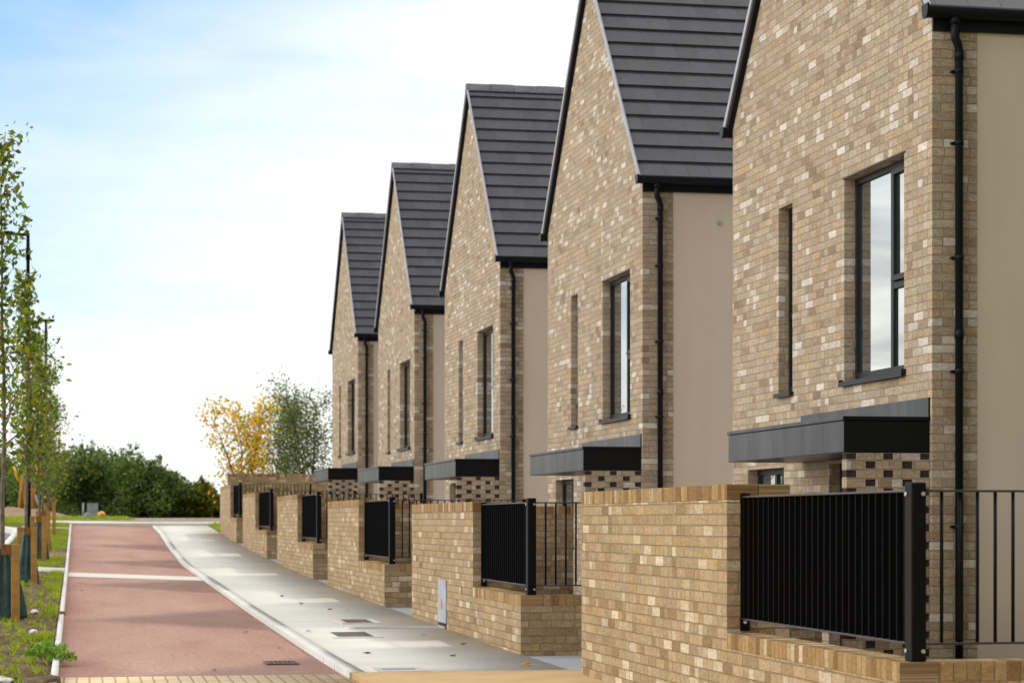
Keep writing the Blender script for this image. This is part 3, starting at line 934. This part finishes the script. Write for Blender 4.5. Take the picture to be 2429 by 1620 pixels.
cover('manhole_cover', 2.98, 23.9, .40, .85, 'iron', 'kerb', 'dark grey manhole cover, the nearer of two set in the concrete pavement')
cover('manhole_cover', 2.75, 18.75, .30, .22, 'slab', 'kerb', 'small grey inspection cover beside the buff paving at the kerb')
def trench():
    s = 25.15; r = empty('reinstated_strip', (3.66, s, G(s))); r.rotation_euler = (math.atan(slope_at(s)), 0, 0)
    b = MB(); b.box(-.5, .5, -.16, .16, -.02, .006); b.build('patch', M['slab'], r)
    b = MB(); b.box(-.58, -.503, -.2, .2, -.02, .009); b.build('edge', M['kerb'], r)
    tag(r, 'narrow grey patch strip running from the meter box across the pavement', 'paving strip')
trench()
def grate():
    s = 20.45; t = 1.88; r = empty('drain_grate', (t, s, G(s, t) - .05)); r.rotation_euler = (math.atan(slope_at(s)), 0, 0)
    b = MB(); w, l = .30, .40
    for q in ((-w/2, w/2, -l/2, -l/2+.03), (-w/2, w/2, l/2-.03, l/2), (-w/2, -w/2+.025, -l/2+.03, l/2-.03), (w/2-.025, w/2, -l/2+.03, l/2-.03)):
        b.box(*q, -.02, .012)
    b.build('frame', M['iron'], r)
    b = MB()
    for k in range(6): x = -w/2 + .025 + (w-.05)*(k+.5)/6; b.box(x-.012, x+.012, -l/2+.03, l/2-.03, -.02, .011)
    b.build('bars', M['rust'], r)
    b = MB(); b.box(-w/2+.025, w/2-.025, -l/2+.03, l/2-.03, -.02, .004); b.build('gully', M['dark_brick'], r)
    tag(r, 'small slotted iron drain grate in the red path beside the kerb', 'drain grate')
grate()

# ------------------------------------------------------------------ trees
def branchy(rs, H, r0, zb, nb, lo, hi, spread, up, multi=1):
    """returns (MB of trunk+limbs, sample points along limbs)"""
    mb = MB(); pts = []
    stems = []
    for q in range(multi):
        a = rs.uniform(0, 6.28); lean = 0 if multi == 1 else rs.uniform(.10, .42)
        P = []
        for k in range(9):
            f = k/8
            P.append(Vector((lean*H*f**1.3*math.cos(a) + .012*H*rs.normal()*f, lean*H*f**1.3*math.sin(a) + .012*H*rs.normal()*f, zb + (H - zb*0)*f*(1 if q == 0 else rs.uniform(.93, 1.0)) - zb*f)))
        rr = [r0*(1 - .88*k/8)*(1 if multi == 1 else .75) for k in range(9)]
        mb.tube(P, rr, 7); stems.append((P, rr))
    for b in range(nb):
        P, rr = stems[b % multi]
        f = lo + (hi-lo)*((b+.5)/nb)
        k = min(7, int(f*8)); g = f*8 - k
        o = P[k].lerp(P[k+1], g); rad = rr[k]*.45
        a = b*2.4 + rs.uniform(-.6, .6)
        ln = spread*(1.05 - .75*((f-lo)/(hi-lo+1e-6))**1.4)*rs.uniform(.6, 1.2)
        d = Vector((math.cos(a), math.sin(a), up*rs.uniform(.6, 1.5)))
        B = [o]
        for j in range(1, 5):
            d = d + Vector((rs.normal()*.18, rs.normal()*.18, .12 + rs.normal()*.1))
            B.append(B[-1] + d.normalized()*ln/4)
        mb.tube(B, [max(.003, rad*(1-.2*j)) for j in range(5)], 5, False)
        for j in range(1, 5):
            for w in range(3):
                c = B[j-1].lerp(B[j], rs.rand())
                pts.append((c, 1.0))
            e = rs.normal(size=3)*.5; T = [B[j], B[j] + Vector(e)*ln*.22 + Vector((0, 0, .03)), B[j] + Vector(e)*ln*.45]
            mb.tube(T, [max(.0022, rad*.3), .002, .0015], 4, False)
            pts += [(T[1], 1.), (T[2], 1.), (T[2], 1.)]
    return mb, pts

def tree(name, loc, H, r0, nb, lo, hi, spread, up, leaf, nleaf, jit, lm, label, group=None, seed=1, multi=1, bark='bark', cat='tree'):
    rs = np.random.RandomState(seed)
    root = empty(name, loc)
    mb, pts = branchy(rs, H, r0, -.1, nb, lo, hi, spread, up, multi)
    mb.build('trunk', M[bark], root, merge=False)
    C = np.array([p for p, _ in pts]); idx = rs.randint(0, len(C), nleaf)
    P = C[idx] + rs.normal(size=(nleaf, 3))*jit
    quads_mesh('crown', leaves(P, leaf, rs), M[lm], root)
    tag(root, label, cat, group)
    return root

TG = 'young street trees on the verge'
yt = [(-.87, 26.9, 5.85, .036, 40, .36, .98, .60, 1800, 'tallest young tree at the left edge, nearest the camera', 11),
      (-.80, 36.4, 5.0, .036, 48, .33, .97, .80, 2500, 'young tree beside the nearest lamp post, second from the camera', 12),
      (-.74, 44.9, 4.6, .032, 44, .30, .97, .85, 2300, 'third young tree along the verge, behind the second one', 13),
      (-.76, 50.5, 4.15, .034, 44, .28, .97, .95, 2100, 'fourth young tree along the verge, in front of the farther lamp post', 14),
      (-.74, 60.9, 3.7, .034, 44, .22, .97, 1.15, 2000, 'farthest young tree on the verge, with sparse olive leaves', 15)]
for (t, s, H, r, nb, lo, hi, sp, nl, lab, sd) in yt:
    tree('young_tree', (t, s, G(s, t)), H, r, nb, lo, hi, sp, .85, .092, int(nl*.72), .06, 'leaf_young', lab, TG, sd)

# timber stakes with a cross rail
def stake():
    r = empty('tree_stake', (0, 0, 0))
    for (x, y) in ((0, 0), (-.24, .80)):
        b = MB(); b.box(x-.048, x+.048, y-.048, y+.048, -.3, .93)
        b.build('post', M['timber'], r, .006)
    b = MB()
    d = Vector((-.30, .30, 0)); n = Vector((.707, .707, 0))*.02
    q = [Vector((-.055, .0, 0)) , Vector((-.055, .0, 0)) + d*1.0]
    b.box(-.11, -.0485, -.05, .05, .80, .925); b.box(-.16, -.11, -.04, .84, .80, .925)
    b.build('cross_rail', M['timber_end'], r, .004)
    return r
S0 = stake()
stakes = [(-.71, 26.5, 'nearest timber stake on the verge, in front of the tallest young tree'),
          (-.67, 35.9, 'second timber stake on the verge, below the nearest lamp post'),
          (-.63, 44.3, 'third timber stake on the verge, where the red side path leaves'),
          (-.62, 49.9, 'fourth timber stake on the verge, in front of the farther lamp post'),
          (-.60, 60.5, 'farthest timber stake, standing by the end of the red path')]
for i, (t, s, lab) in enumerate(stakes):
    o = S0 if i == 0 else copy_tree(S0)
    o.location = (t, s, G(s, t) - .02); tag(o, lab, 'tree stake', 'timber tree stakes')

# green watering bags round the trunks
def bag(seed, wb):
    rs = np.random.RandomState(seed); mb = MB(); n, mrows = 40, 16; ph = rs.uniform(0, 6.28, 3)
    Rg = []
    for j in range(mrows):
        f = j/(mrows-1); ring = []
        w = wb*(1 - .74*f**1.25) * (1 + .03*math.sin(6*f)) + .02
        if j == 0: w *= .94
        for k in range(n):
            a = 2*math.pi*k/n
            fold = 1 + (.10*math.sin(3*a+ph[0]+f) + .085*math.sin(7*a+ph[1]-f) + .04*math.sin(13*a+ph[2]+2*f))*(.35+.65*f)
            ring.append((w*fold*math.cos(a)*1.1, w*fold*math.sin(a)*.8, -.03 + .86*f + .012*math.sin(5*a + ph[2])*f))
        Rg.append(ring)
    for j in range(mrows-1):
        for k in range(n):
            mb.poly([Rg[j][k], Rg[j][(k+1) % n], Rg[j+1][(k+1) % n], Rg[j+1][k]], None, True)
    return mb
bag_lab = ['dark green watering bag at the left edge, round the nearest young tree', 'green watering bag round the second young tree, beside the second stake',
           'green watering bag round the third young tree by the red side path', 'green watering bag round the fourth young tree along the verge']
for i, ((t, s, *_), lab) in enumerate(zip(yt[:4], bag_lab)):
    o = bag(i+1, (.225, .15, .155, .15)[i]).build('watering_bag', M['bag']); o.location = (t + .02, s, G(s, t))
    sm = o.modifiers.new('thick', 'SOLIDIFY'); sm.thickness = .004
    tag(o, lab, 'watering bag', 'green watering bags round the trees')

# yellow ribbons on the branches
for (t, s, z, lean, lab) in ((-1.0, 36.2, 2.18, .35, 'yellow ribbon hanging from the second young tree'), (-.80, 44.7, 2.42, .08, 'yellow ribbon hanging from the third young tree'),
                             (-.90, 50.3, 2.55, -.3, 'short yellow ribbon tied to the fourth young tree')):
    b = MB(); L = .24 if s < 40 else .20
    P = [(0, 0, 0), (.02+lean*.15*L, .004, -.35*L), (lean*L*.6, -.006, -.7*L), (lean*L, .0, -L)]
    for p, q in zip(P, P[1:]):
        b.poly([(p[0]-.022, p[1], p[2]), (p[0]+.022, p[1]+.01, p[2]), (q[0]+.022, q[1]+.01, q[2]), (q[0]-.022, q[1], q[2])], None, True)
    o = b.build('ribbon', M['ribbon']); o.location = (t, s, z); md = o.modifiers.new('thick', 'SOLIDIFY'); md.thickness = .003
    tag(o, lab, 'ribbon', 'yellow ribbons on the young trees')

# ------------------------------------------------------------------ street lamps
def lamp(t, s, zt, ztop, arms, label):
    g = G(s, t); r = empty('street_lamp', (t, s, g)); H = ztop - g
    b = MB(); b.tube([(0, 0, -.2), (0, 0, zt-g), (0, 0, zt-g+.05)], [.062, .062, .045], 14); b.build('base_column', M['black_metal'], r)
    b = MB(); b.tube([(0, 0, zt-g+.02), (0, 0, H-.10), (0, 0, H)], [.042, .036, .036], 12); b.tube([(0, 0, H-.55), (0, 0, H-.30)], .05, 12); b.build('pole', M['black_metal'], r)
    for sx, ln in arms:
        b = MB(); b.tube([(0, 0, H-.03), (sx*ln, 0, H-.02)], .03, 10); b.build('arm', M['black_metal'], r)
        b = MB()
        x0, x1 = sorted((sx*(ln-.12), sx*(ln+.24)))
        b.box(x0, x1, -.11, .11, H-.03, H+.025); b.box(x0+.04, x1-.04, -.08, .08, H-.043, H-.031)
        b.build('lantern', M['black_metal'], r, .02)
    tag(r, label, 'street lamp', 'black street lamps')
lamp(-.98, 46.0, 2.49, 7.22, [(-1, .42)], 'nearer black street lamp, its single arm reaching left')
lamp(-.85, 63.4, 2.80, 7.00, [(-1, .0), (1, .0)], 'farther black street lamp with a short arm on either side')

# ------------------------------------------------------------------ hedge and far vegetation
def shrub(name, t, s, H, rx, ry, n, leaf, lm, label, group, seed, cat='shrub', stem='bark_dark'):
    rs = np.random.RandomState(seed); g = G(s, t); r = empty(name, (t, s, g - .02))
    lob = []
    for k in range(26):
        a = rs.uniform(0, 6.28); q = rs.rand()**.6; zf = rs.uniform(.05, .84)
        wid = math.sqrt(max(.05, 1 - (max(0, zf-.35)/.68)**2))
        lob.append((rx*q*.8*wid*math.cos(a), ry*q*.8*wid*math.sin(a), H*zf, rs.uniform(.17, .30)*min(H, rx*1.6)))
    w = np.array([l[3]**2 for l in lob]); w /= w.sum()
    idx = rs.choice(len(lob), n, p=w); L = np.array(lob)[idx]
    d = rs.normal(size=(n, 3)); d /= np.linalg.norm(d, axis=1)[:, None]
    rad = L[:, 3]*(1 - .45*rs.rand(n)**2.2)*(1 + .18*rs.normal(size=n))
    P = L[:, :3] + d*rad[:, None]*np.array([1, 1, .9])
    # loose sprays at the top
    m = n//14; k = rs.choice(len(lob), 26); base = np.array(lob)[k]
    ii = rs.randint(0, 26, m); f = rs.rand(m)
    dirs = rs.normal(size=(26, 3))*.35; dirs[:, 2] = 1
    P2 = base[ii][:, :3] + dirs[ii]*(base[ii][:, 3]*(.8 + .5*f))[:, None] + rs.normal(size=(m, 3))*.05
    P = np.concatenate([P, P2]); P = P[P[:, 2] > -.02]
    b = MB()
    for q in range(5):
        a = q*1.3; b.tube([(0, 0, -.1), (.25*rx*math.cos(a), .25*ry*math.sin(a), H*.4), (.5*rx*math.cos(a+.3), .5*ry*math.sin(a+.3), H*.75)], [.05, .035, .012], 5)
    b.build('stem', M[stem], r, merge=False)
    quads_mesh('foliage', leaves(P, leaf, rs, .7), M[lm], r)
    tag(r, label, cat, group)

SG = 'dense shrubs forming the hedge'
def px(x, Y): return (x - 175.5)*Y/5099.
hedge = [  # screen x of the centre at depth Y, depth, top row, half width m
    (118, 104, 1030, 1.5, 'leaf_shrub', 'leftmost hedge shrub, behind the young trees and lamp posts'),
    (190, 101, 1018, 1.7, 'leaf_shrub', 'tall dark hedge shrub behind the grey cabinet'),
    (258, 102, 1030, 1.6, 'leaf_shrub', 'dark hedge shrub behind the yellow ball'),
    (318, 100, 1056, 1.6, 'leaf_shrub', 'rounded hedge shrub in the middle of the hedge'),
    (378, 101, 1080, 1.5, 'leaf_shrub', 'dark hedge shrub sloping down towards the houses'),
    (432, 102, 1104, 1.4, 'leaf_yellowgreen', 'yellow green hedge shrub near the right end of the hedge'),
    (456, 105, 1112, 1.2, 'leaf_shrub', 'small dark hedge shrub between the two yellow green ones at the right end'),
    (484, 103, 1132, 1.1, 'leaf_yellowgreen', 'lowest hedge shrub, beside the farthest garden wall')]
for i, (x, Y, top, rx, lm, lab) in enumerate(hedge):
    t = px(x, Y); s = (Y - .1961*t)/.9806; H = 1.3 + (1195-top)*Y/5000 - G(s, t)
    shrub('hedge_shrub', t, s, H, rx, 1.5, 9000, .15, lm, lab, SG, 40+i)
for i, (x, Y, top, rx, lm, lab) in enumerate([(8, 112, 1040, 1.6, 'leaf_yellowgreen', 'yellow green bush at the far left behind the wooden play frame'),
                                             (52, 116, 1085, 1.4, 'leaf_yellowgreen', 'lower yellowing bush at the far left, between the play frame legs'),
                                             (-40, 118, 1020, 2.0, 'leaf_shrub', 'dark bush at the left edge beyond the road')]):
    t = px(x, Y); s = (Y - .1961*t)/.9806; H = 1.3 + (1195-top)*Y/5000 - G(s, t)
    shrub('bush', t, s, H, rx, 1.3, 7000, .16, lm, lab, 'bushes beyond the road', 60+i)
for i in range(8):      # second row closing the hedge
    x = 100 + i*62; Y = 110; t = px(x, Y); s = (Y - .1961*t)/.9806
    H = 1.3 + (1195 - (1052 + max(0, x-230)*.36))*Y/5000 - G(s, t)
    shrub('hedge_shrub', t, s, H, 1.7, 1.4, 6000, .17, 'leaf_shrub', 'dark shrub of the back row of the hedge, mostly hidden by the front shrubs', 'back row of the hedge', 80+i)

tA = px(562, 84); sA = (84 - .1961*tA)/.9806
tree('autumn_tree', (tA, sA, G(sA, tA)), 4.6, .06, 60, .14, .98, 1.5, .75, .15, 2700, .2, 'leaf_autumn', 'small tree with orange and yellow autumn leaves above the boundary wall', None, 21, 4, 'bark_dark')
tB = px(715, 89); sB = (89 - .1961*tB)/.9806
tree('birch_tree', (tB, sB, G(sB, tB)), 5.2, .07, 80, .16, .98, 2.2, .6, .13, 6000, .22, 'leaf_birch', 'loose grey green tree touching the gable of the last house', None, 22, 4, 'bark_dark')
tC = px(640, 93); sC = (93 - .1961*tC)/.9806
tree('birch_tree', (tC, sC, G(sC, tC)), 4.5, .06, 60, .16, .98, 1.8, .65, .13, 3600, .22, 'leaf_birch', 'smaller grey green tree behind the orange autumn tree', None, 23, 4, 'bark_dark')

# ------------------------------------------------------------------ things on the far lawn
def at(x, Y): t = px(x, Y); return t, (Y - .1961*t)/.9806
t, s = at(213, 92); r = empty('utility_cabinet', (t, s, G(s, t)))
b = MB(); b.box(-.225, .225, -.15, .15, -.05, .60); b.build('body', M['steel'], r, .01)
b = MB(); b.box(-.245, .245, -.17, .17, .602, .63); b.build('cap', M['steel'], r, .006)
b = MB(); b.box(-.20, .20, -.156, -.151, .05, .55); b.build('door', M['steel'], r)
tag(r, 'grey utility cabinet on the far lawn in front of the hedge', 'utility cabinet')
def rock(name, t, s, rx, ry, rz, m, seed, label, group=None, cat='rock'):
    import bmesh
    bm = bmesh.new(); bmesh.ops.create_icosphere(bm, subdivisions=3, radius=1)
    for v in bm.verts:
        k = 1 + .28*mnoise.noise(v.co*1.6 + Vector((seed, 0, 0))) + .1*mnoise.noise(v.co*4 + Vector((seed, 3, 0)))
        v.co = Vector((v.co.x*rx*k, v.co.y*ry*k, v.co.z*rz*k))
    me = bpy.data.meshes.new(name); bm.to_mesh(me); bm.free(); me.materials.append(m)
    me.polygons.foreach_set('use_smooth', [True]*len(me.polygons))
    o = bpy.data.objects.new(name, me); COL.objects.link(o); o.location = (t, s, G(s, t) + rz*.45)
    tag(o, label, cat, group); return o
t, s = at(201, 91); rock('rock', t, s - .3, .16, .16, .17, M['grey_rock'], 2, 'pale grey rock leaning against the utility cabinet')
t, s = at(191, 91.5); r = empty('marker_post', (t, s, G(s, t))); b = MB(); b.tube([(0, 0, -.1), (0, 0, .62)], .035, 10); b.build('post', M['steel'], r)
b = MB(); b.tube([(0, 0, .62), (0, 0, .65)], .042, 10); b.build('cap', M['steel'], r)
tag(r, 'thin grey marker post left of the utility cabinet', 'marker post')
t, s = at(233, 91); r = empty('plastic_ball', (t, s, G(s, t)))
import bmesh
bm = bmesh.new(); bmesh.ops.create_uvsphere(bm, u_segments=24, v_segments=16, radius=.165)
for v in bm.verts:
    if v.co.z < 0: v.co.z *= .75
me = bpy.data.meshes.new('shell'); bm.to_mesh(me); bm.free(); me.materials.append(M['yellow_ball']); me.polygons.foreach_set('use_smooth', [True]*len(me.polygons))
o = bpy.data.objects.new('shell', me); COL.objects.link(o); o.parent = r; o.location = (0, 0, .13)
b = MB(); b.tube([(.0, .0, .275), (.0, .0, .30)], [.035, .03], 12); b.build('plug', M['bolt'], r)
tag(r, 'orange yellow plastic ball on the lawn beside the utility cabinet', 'ball')

# sandy mound with wooden play frame
def mound():
    mb = MB(); N, K = 30, 10; c = at(45, 93)
    def P(i, j):
        a = 2*math.pi*i/N; q = j/K
        x = 2.6*q*math.cos(a); y = 3.0*q*math.sin(a)
        return (c[0]+x, c[1]+y, G(c[1]+y, c[0]+x) - .05 + .48*(1-q*q)**1.2*(1+.35*mnoise.noise((x*1.2, y, 1))))
    for j in range(K):
        for i in range(N):
            mb.poly([P(i, j), P(i, j+1), P(i+1, j+1), P(i+1, j)] if j else [P(i, 0), P(i, 1), P(i+1, 1)], None, True)
    tag(mb.build('soil_mound', M['sandy']), kind='structure')
mound()
t, s = at(62, 97); g = G(s, t); r = empty('play_frame', (t, s, g))
def post(x0, x1, z1, y0=0, y1=0): b = MB(); b.tube([(x0, y0, -.2), (x1, y1, z1)], .105, 10); b.build('post', M['orange_wood'], r)
post(-.38, -.10, 2.35); post(.28, .27, 1.78, .2, .2); post(-.05, -.10, 2.3, 1.4, .3)
b = MB(); b.tube([(-.12, .0, 2.2), (.27, .2, 1.7)], .03, 8); b.build('brace', M['orange_wood'], r)
b = MB(); b.tube([(.36, .1, 1.0), (.46, .1, .62), (.66, .1, .38)], .05, 8); b.build('slide_tube', M['steel'], r)
tag(r, 'orange timber play frame with leaning posts on the sandy mound', 'play frame')

# ------------------------------------------------------------------ weed, stones, fallen leaves
def weed(t, s, n, rad, label, seed):
    rs = np.random.RandomState(seed); r = empty('weed', (t, s, G(s, t)))
    P = []; Cn = []
    for k in range(n):
        a = rs.uniform(0, 6.28); d = np.array([math.cos(a), math.sin(a)*1.5, 0])*rad*rs.uniform(.15, 1); d[2] = rs.uniform(.015, .17)*(1.15 - abs(d[0])/rad)
        Cn.append(d)
    quads_mesh('leaf_rosette', leaves(np.array(Cn), .085, rs, .55, 0), M['weed'], r)
    b = MB()
    for k in range(14):
        a = rs.uniform(0, 6.28); b.tube([(0, 0, -.01), (.6*rad*math.cos(a), .8*rad*math.sin(a), .05), (rad*math.cos(a), rad*1.4*math.sin(a), .06 + .05*rs.rand())], [.004, .003, .002], 4)
    b.build('stem', M['weed'], r, merge=False)
    tag(r, label, 'weed')
weed(-.28, 20.8, 130, .22, 'leafy green weed spilling over the path edging in the left foreground', 5)
weed(-.14, 20.4, 60, .14, 'thin sprawling weed lying on the red path next to the bigger weed', 6)
rock('stone', -.62, 18.0, .11, .24, .03, M['white_stone'], 4, 'flat white stone on the soil at the bottom left corner', None, 'stone')
rock('stone', -.46, 24.3, .05, .08, .03, M['white_stone'], 6, 'small pale stone on the soil between weed and nearest stake', None, 'stone')
rock('stone', -.52, 28.2, .05, .08, .03, M['white_stone'], 8, 'small pale stone on the verge just behind the nearest stake', None, 'stone')
rock('soil_clod', -.19, 17.8, .07, .09, .05, M['soil'], 9, 'dark clod of soil at the corner of the buff tactile paving', None, 'clod')
rock('soil_clod', -.18, 27.9, .05, .12, .03, M['soil'], 12, 'dark clump of earth lying across the path edging', None, 'clod')
rs = np.random.RandomState(9)
def fallen(t, s, off, m, label, size, group=None):
    V = leaves(np.array([[0, 0, 0], [.02, .01, .004]]), size, rs, .8, 0); V[:, :, 2] *= .3
    V[:, :, 1] *= 1.6
    o = quads_mesh('fallen_leaf', V, M[m]); o.location = (t, s, G(s, t) + off + .012); tag(o, label, 'leaf', group)
for (t, s) in ((3.05, 33.0), (3.35, 29.3), (3.72, 23.6), (3.5, 20.4), (3.9, 22.1), (2.75, 20.9), (3.1, 30.8), (2.55, 24.6)):
    fallen(t, s, 0, 'dead_leaf', 'small dry brown leaf lying on the pale concrete pavement', .075, 'dry leaves on the pavement')
fallen(3.95, 19.1, 0, 'orange_leaf', 'yellow brown curled leaf on the pavement beside the nearest wall', .12)
fallen(3.55, 29.0, 0, 'orange_leaf', 'small yellow leaf on the pavement near the farther manhole cover', .07)
fallen(.08, 35.0, -.05, 'orange_leaf', 'small orange leaf on the red path by the left edging', .10)
for (t, s) in ((.35, 31.5), (.05, 37.6), (1.9, 25.2), (1.2, 19.6), (.9, 30.6), (2.05, 22.6)):
    fallen(t, s, -.05, 'dead_leaf', 'small dark leaf scrap lying on the red path', .07, 'leaf scraps on the red path')
# leaf scrape marks are left to the ground material

# distant hills on the skyline
def hill():
    mb = MB(); xs = np.linspace(-260, 700, 60)
    f = lambda x, k: 4 + 10*abs(mnoise.noise((x*.004, k, 0))) + 3*mnoise.noise((x*.02, k, 2))
    rows = [(900, 0), (1000, .6), (1150, 1.0), (1400, .4)]
    for (ya, ka), (yb, kb) in zip(rows, rows[1:]):
        for a, b in zip(xs, xs[1:]):
            mb.poly([(a, ya, 1.4+f(a, .3)*ka), (b, ya, 1.4+f(b, .3)*ka), (b, yb, 1.4+f(b, .3)*kb), (a, yb, 1.4+f(a, .3)*kb)], None, True)
    tag(mb.build('hills', M['hill']), kind='structure')
hill()

# ------------------------------------------------------------------ sky and sun
SUN = Vector((.765, .22, 1.0)).normalized()
w = bpy.data.worlds.new('World'); SC.world = w; w.use_nodes = True
t = NT(w.node_tree); bg = w.node_tree.nodes['Background']
sky = t.new('ShaderNodeTexSky'); sky.sky_type = 'NISHITA'; sky.sun_disc = False
sky.sun_elevation = math.asin(SUN.z); sky.sun_rotation = math.atan2(SUN.x, SUN.y)
sky.air_density = 1.2; sky.dust_density = .6; sky.ozone_density = 2.5
d = t.new('ShaderNodeTexCoord').outputs['Generated']
B = Vector((-.085, .945, .30)).normalized()
dist = t.vm('DISTANCE', t.vm('NORMALIZE', d), tuple(B))
s3 = t.sep(d)
n1 = t.noise(t.scale(d, (3.2, 3.2, 9.)), 1.0, 6, .6, .25)
n2 = t.noise(t.scale(d, (9., 9., 34.)), 1.0, 5, .6, .4)
k = t.m('ADD', dist, t.m('ADD', t.m('MULTIPLY', t.m('SUBTRACT', n1, .5), .16), t.m('MULTIPLY', t.m('SUBTRACT', n2, .5), .10)))
cloud = t.rng(k, .035, .385, .05, 1., True)
up = t.rng(s3[2], .30, .7, 0., 1., True)
hi = t.rng(t.noise(t.scale(d, (2., 2., 2.)), 1.3, 5), .42, .60, .55, 1.)
cloud = t.mix(up, t.xyz(cloud, cloud, cloud), t.xyz(hi, hi, hi))
SK = 0.115
# unseen sky boosted at left and dimmed behind, to brighten the street fronts
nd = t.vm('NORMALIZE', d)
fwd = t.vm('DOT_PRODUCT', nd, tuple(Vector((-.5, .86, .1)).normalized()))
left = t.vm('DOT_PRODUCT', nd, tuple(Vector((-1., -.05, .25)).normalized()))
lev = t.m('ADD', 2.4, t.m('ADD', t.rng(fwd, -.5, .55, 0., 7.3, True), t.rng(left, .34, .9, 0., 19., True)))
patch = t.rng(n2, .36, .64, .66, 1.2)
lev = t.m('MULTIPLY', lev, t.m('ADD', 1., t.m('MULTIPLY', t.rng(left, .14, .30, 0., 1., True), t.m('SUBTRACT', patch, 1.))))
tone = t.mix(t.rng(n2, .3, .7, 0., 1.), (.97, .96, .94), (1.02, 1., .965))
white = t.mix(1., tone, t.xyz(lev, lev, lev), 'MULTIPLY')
blue = t.mix(1., sky.outputs[0], (.80, 1.14, 1.34), 'MULTIPLY')
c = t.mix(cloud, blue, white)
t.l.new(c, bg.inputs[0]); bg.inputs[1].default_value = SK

sl = bpy.data.lights.new('sun', 'SUN'); sl.energy = 1.7; sl.angle = R(3.5); sl.color = (1., .95, .87)
so = bpy.data.objects.new('sun', sl); COL.objects.link(so)
so.rotation_euler = SUN.to_track_quat('Z', 'Y').to_euler()

# ------------------------------------------------------------------ camera
cam = bpy.data.cameras.new('camera'); co = bpy.data.objects.new('camera', cam); COL.objects.link(co)
co.location = (0, 0, 1.3); co.rotation_euler = (R(90), 0, -math.atan(.2))
cam.sensor_width = 36; cam.lens = 36*5000/2351; cam.shift_y = (1195-784)/2351
cam.clip_end = 6000; cam.clip_start = .1
cam.dof.use_dof = True; cam.dof.focus_distance = 17.5; cam.dof.aperture_fstop = 4.2
SC.camera = co

SC.render.engine = 'CYCLES'
SC.cycles.max_bounces = 6
SC.view_settings.view_transform = 'Standard'; SC.view_settings.look = 'None'
SC.view_settings.exposure = 0.16; SC.view_settings.gamma = 1
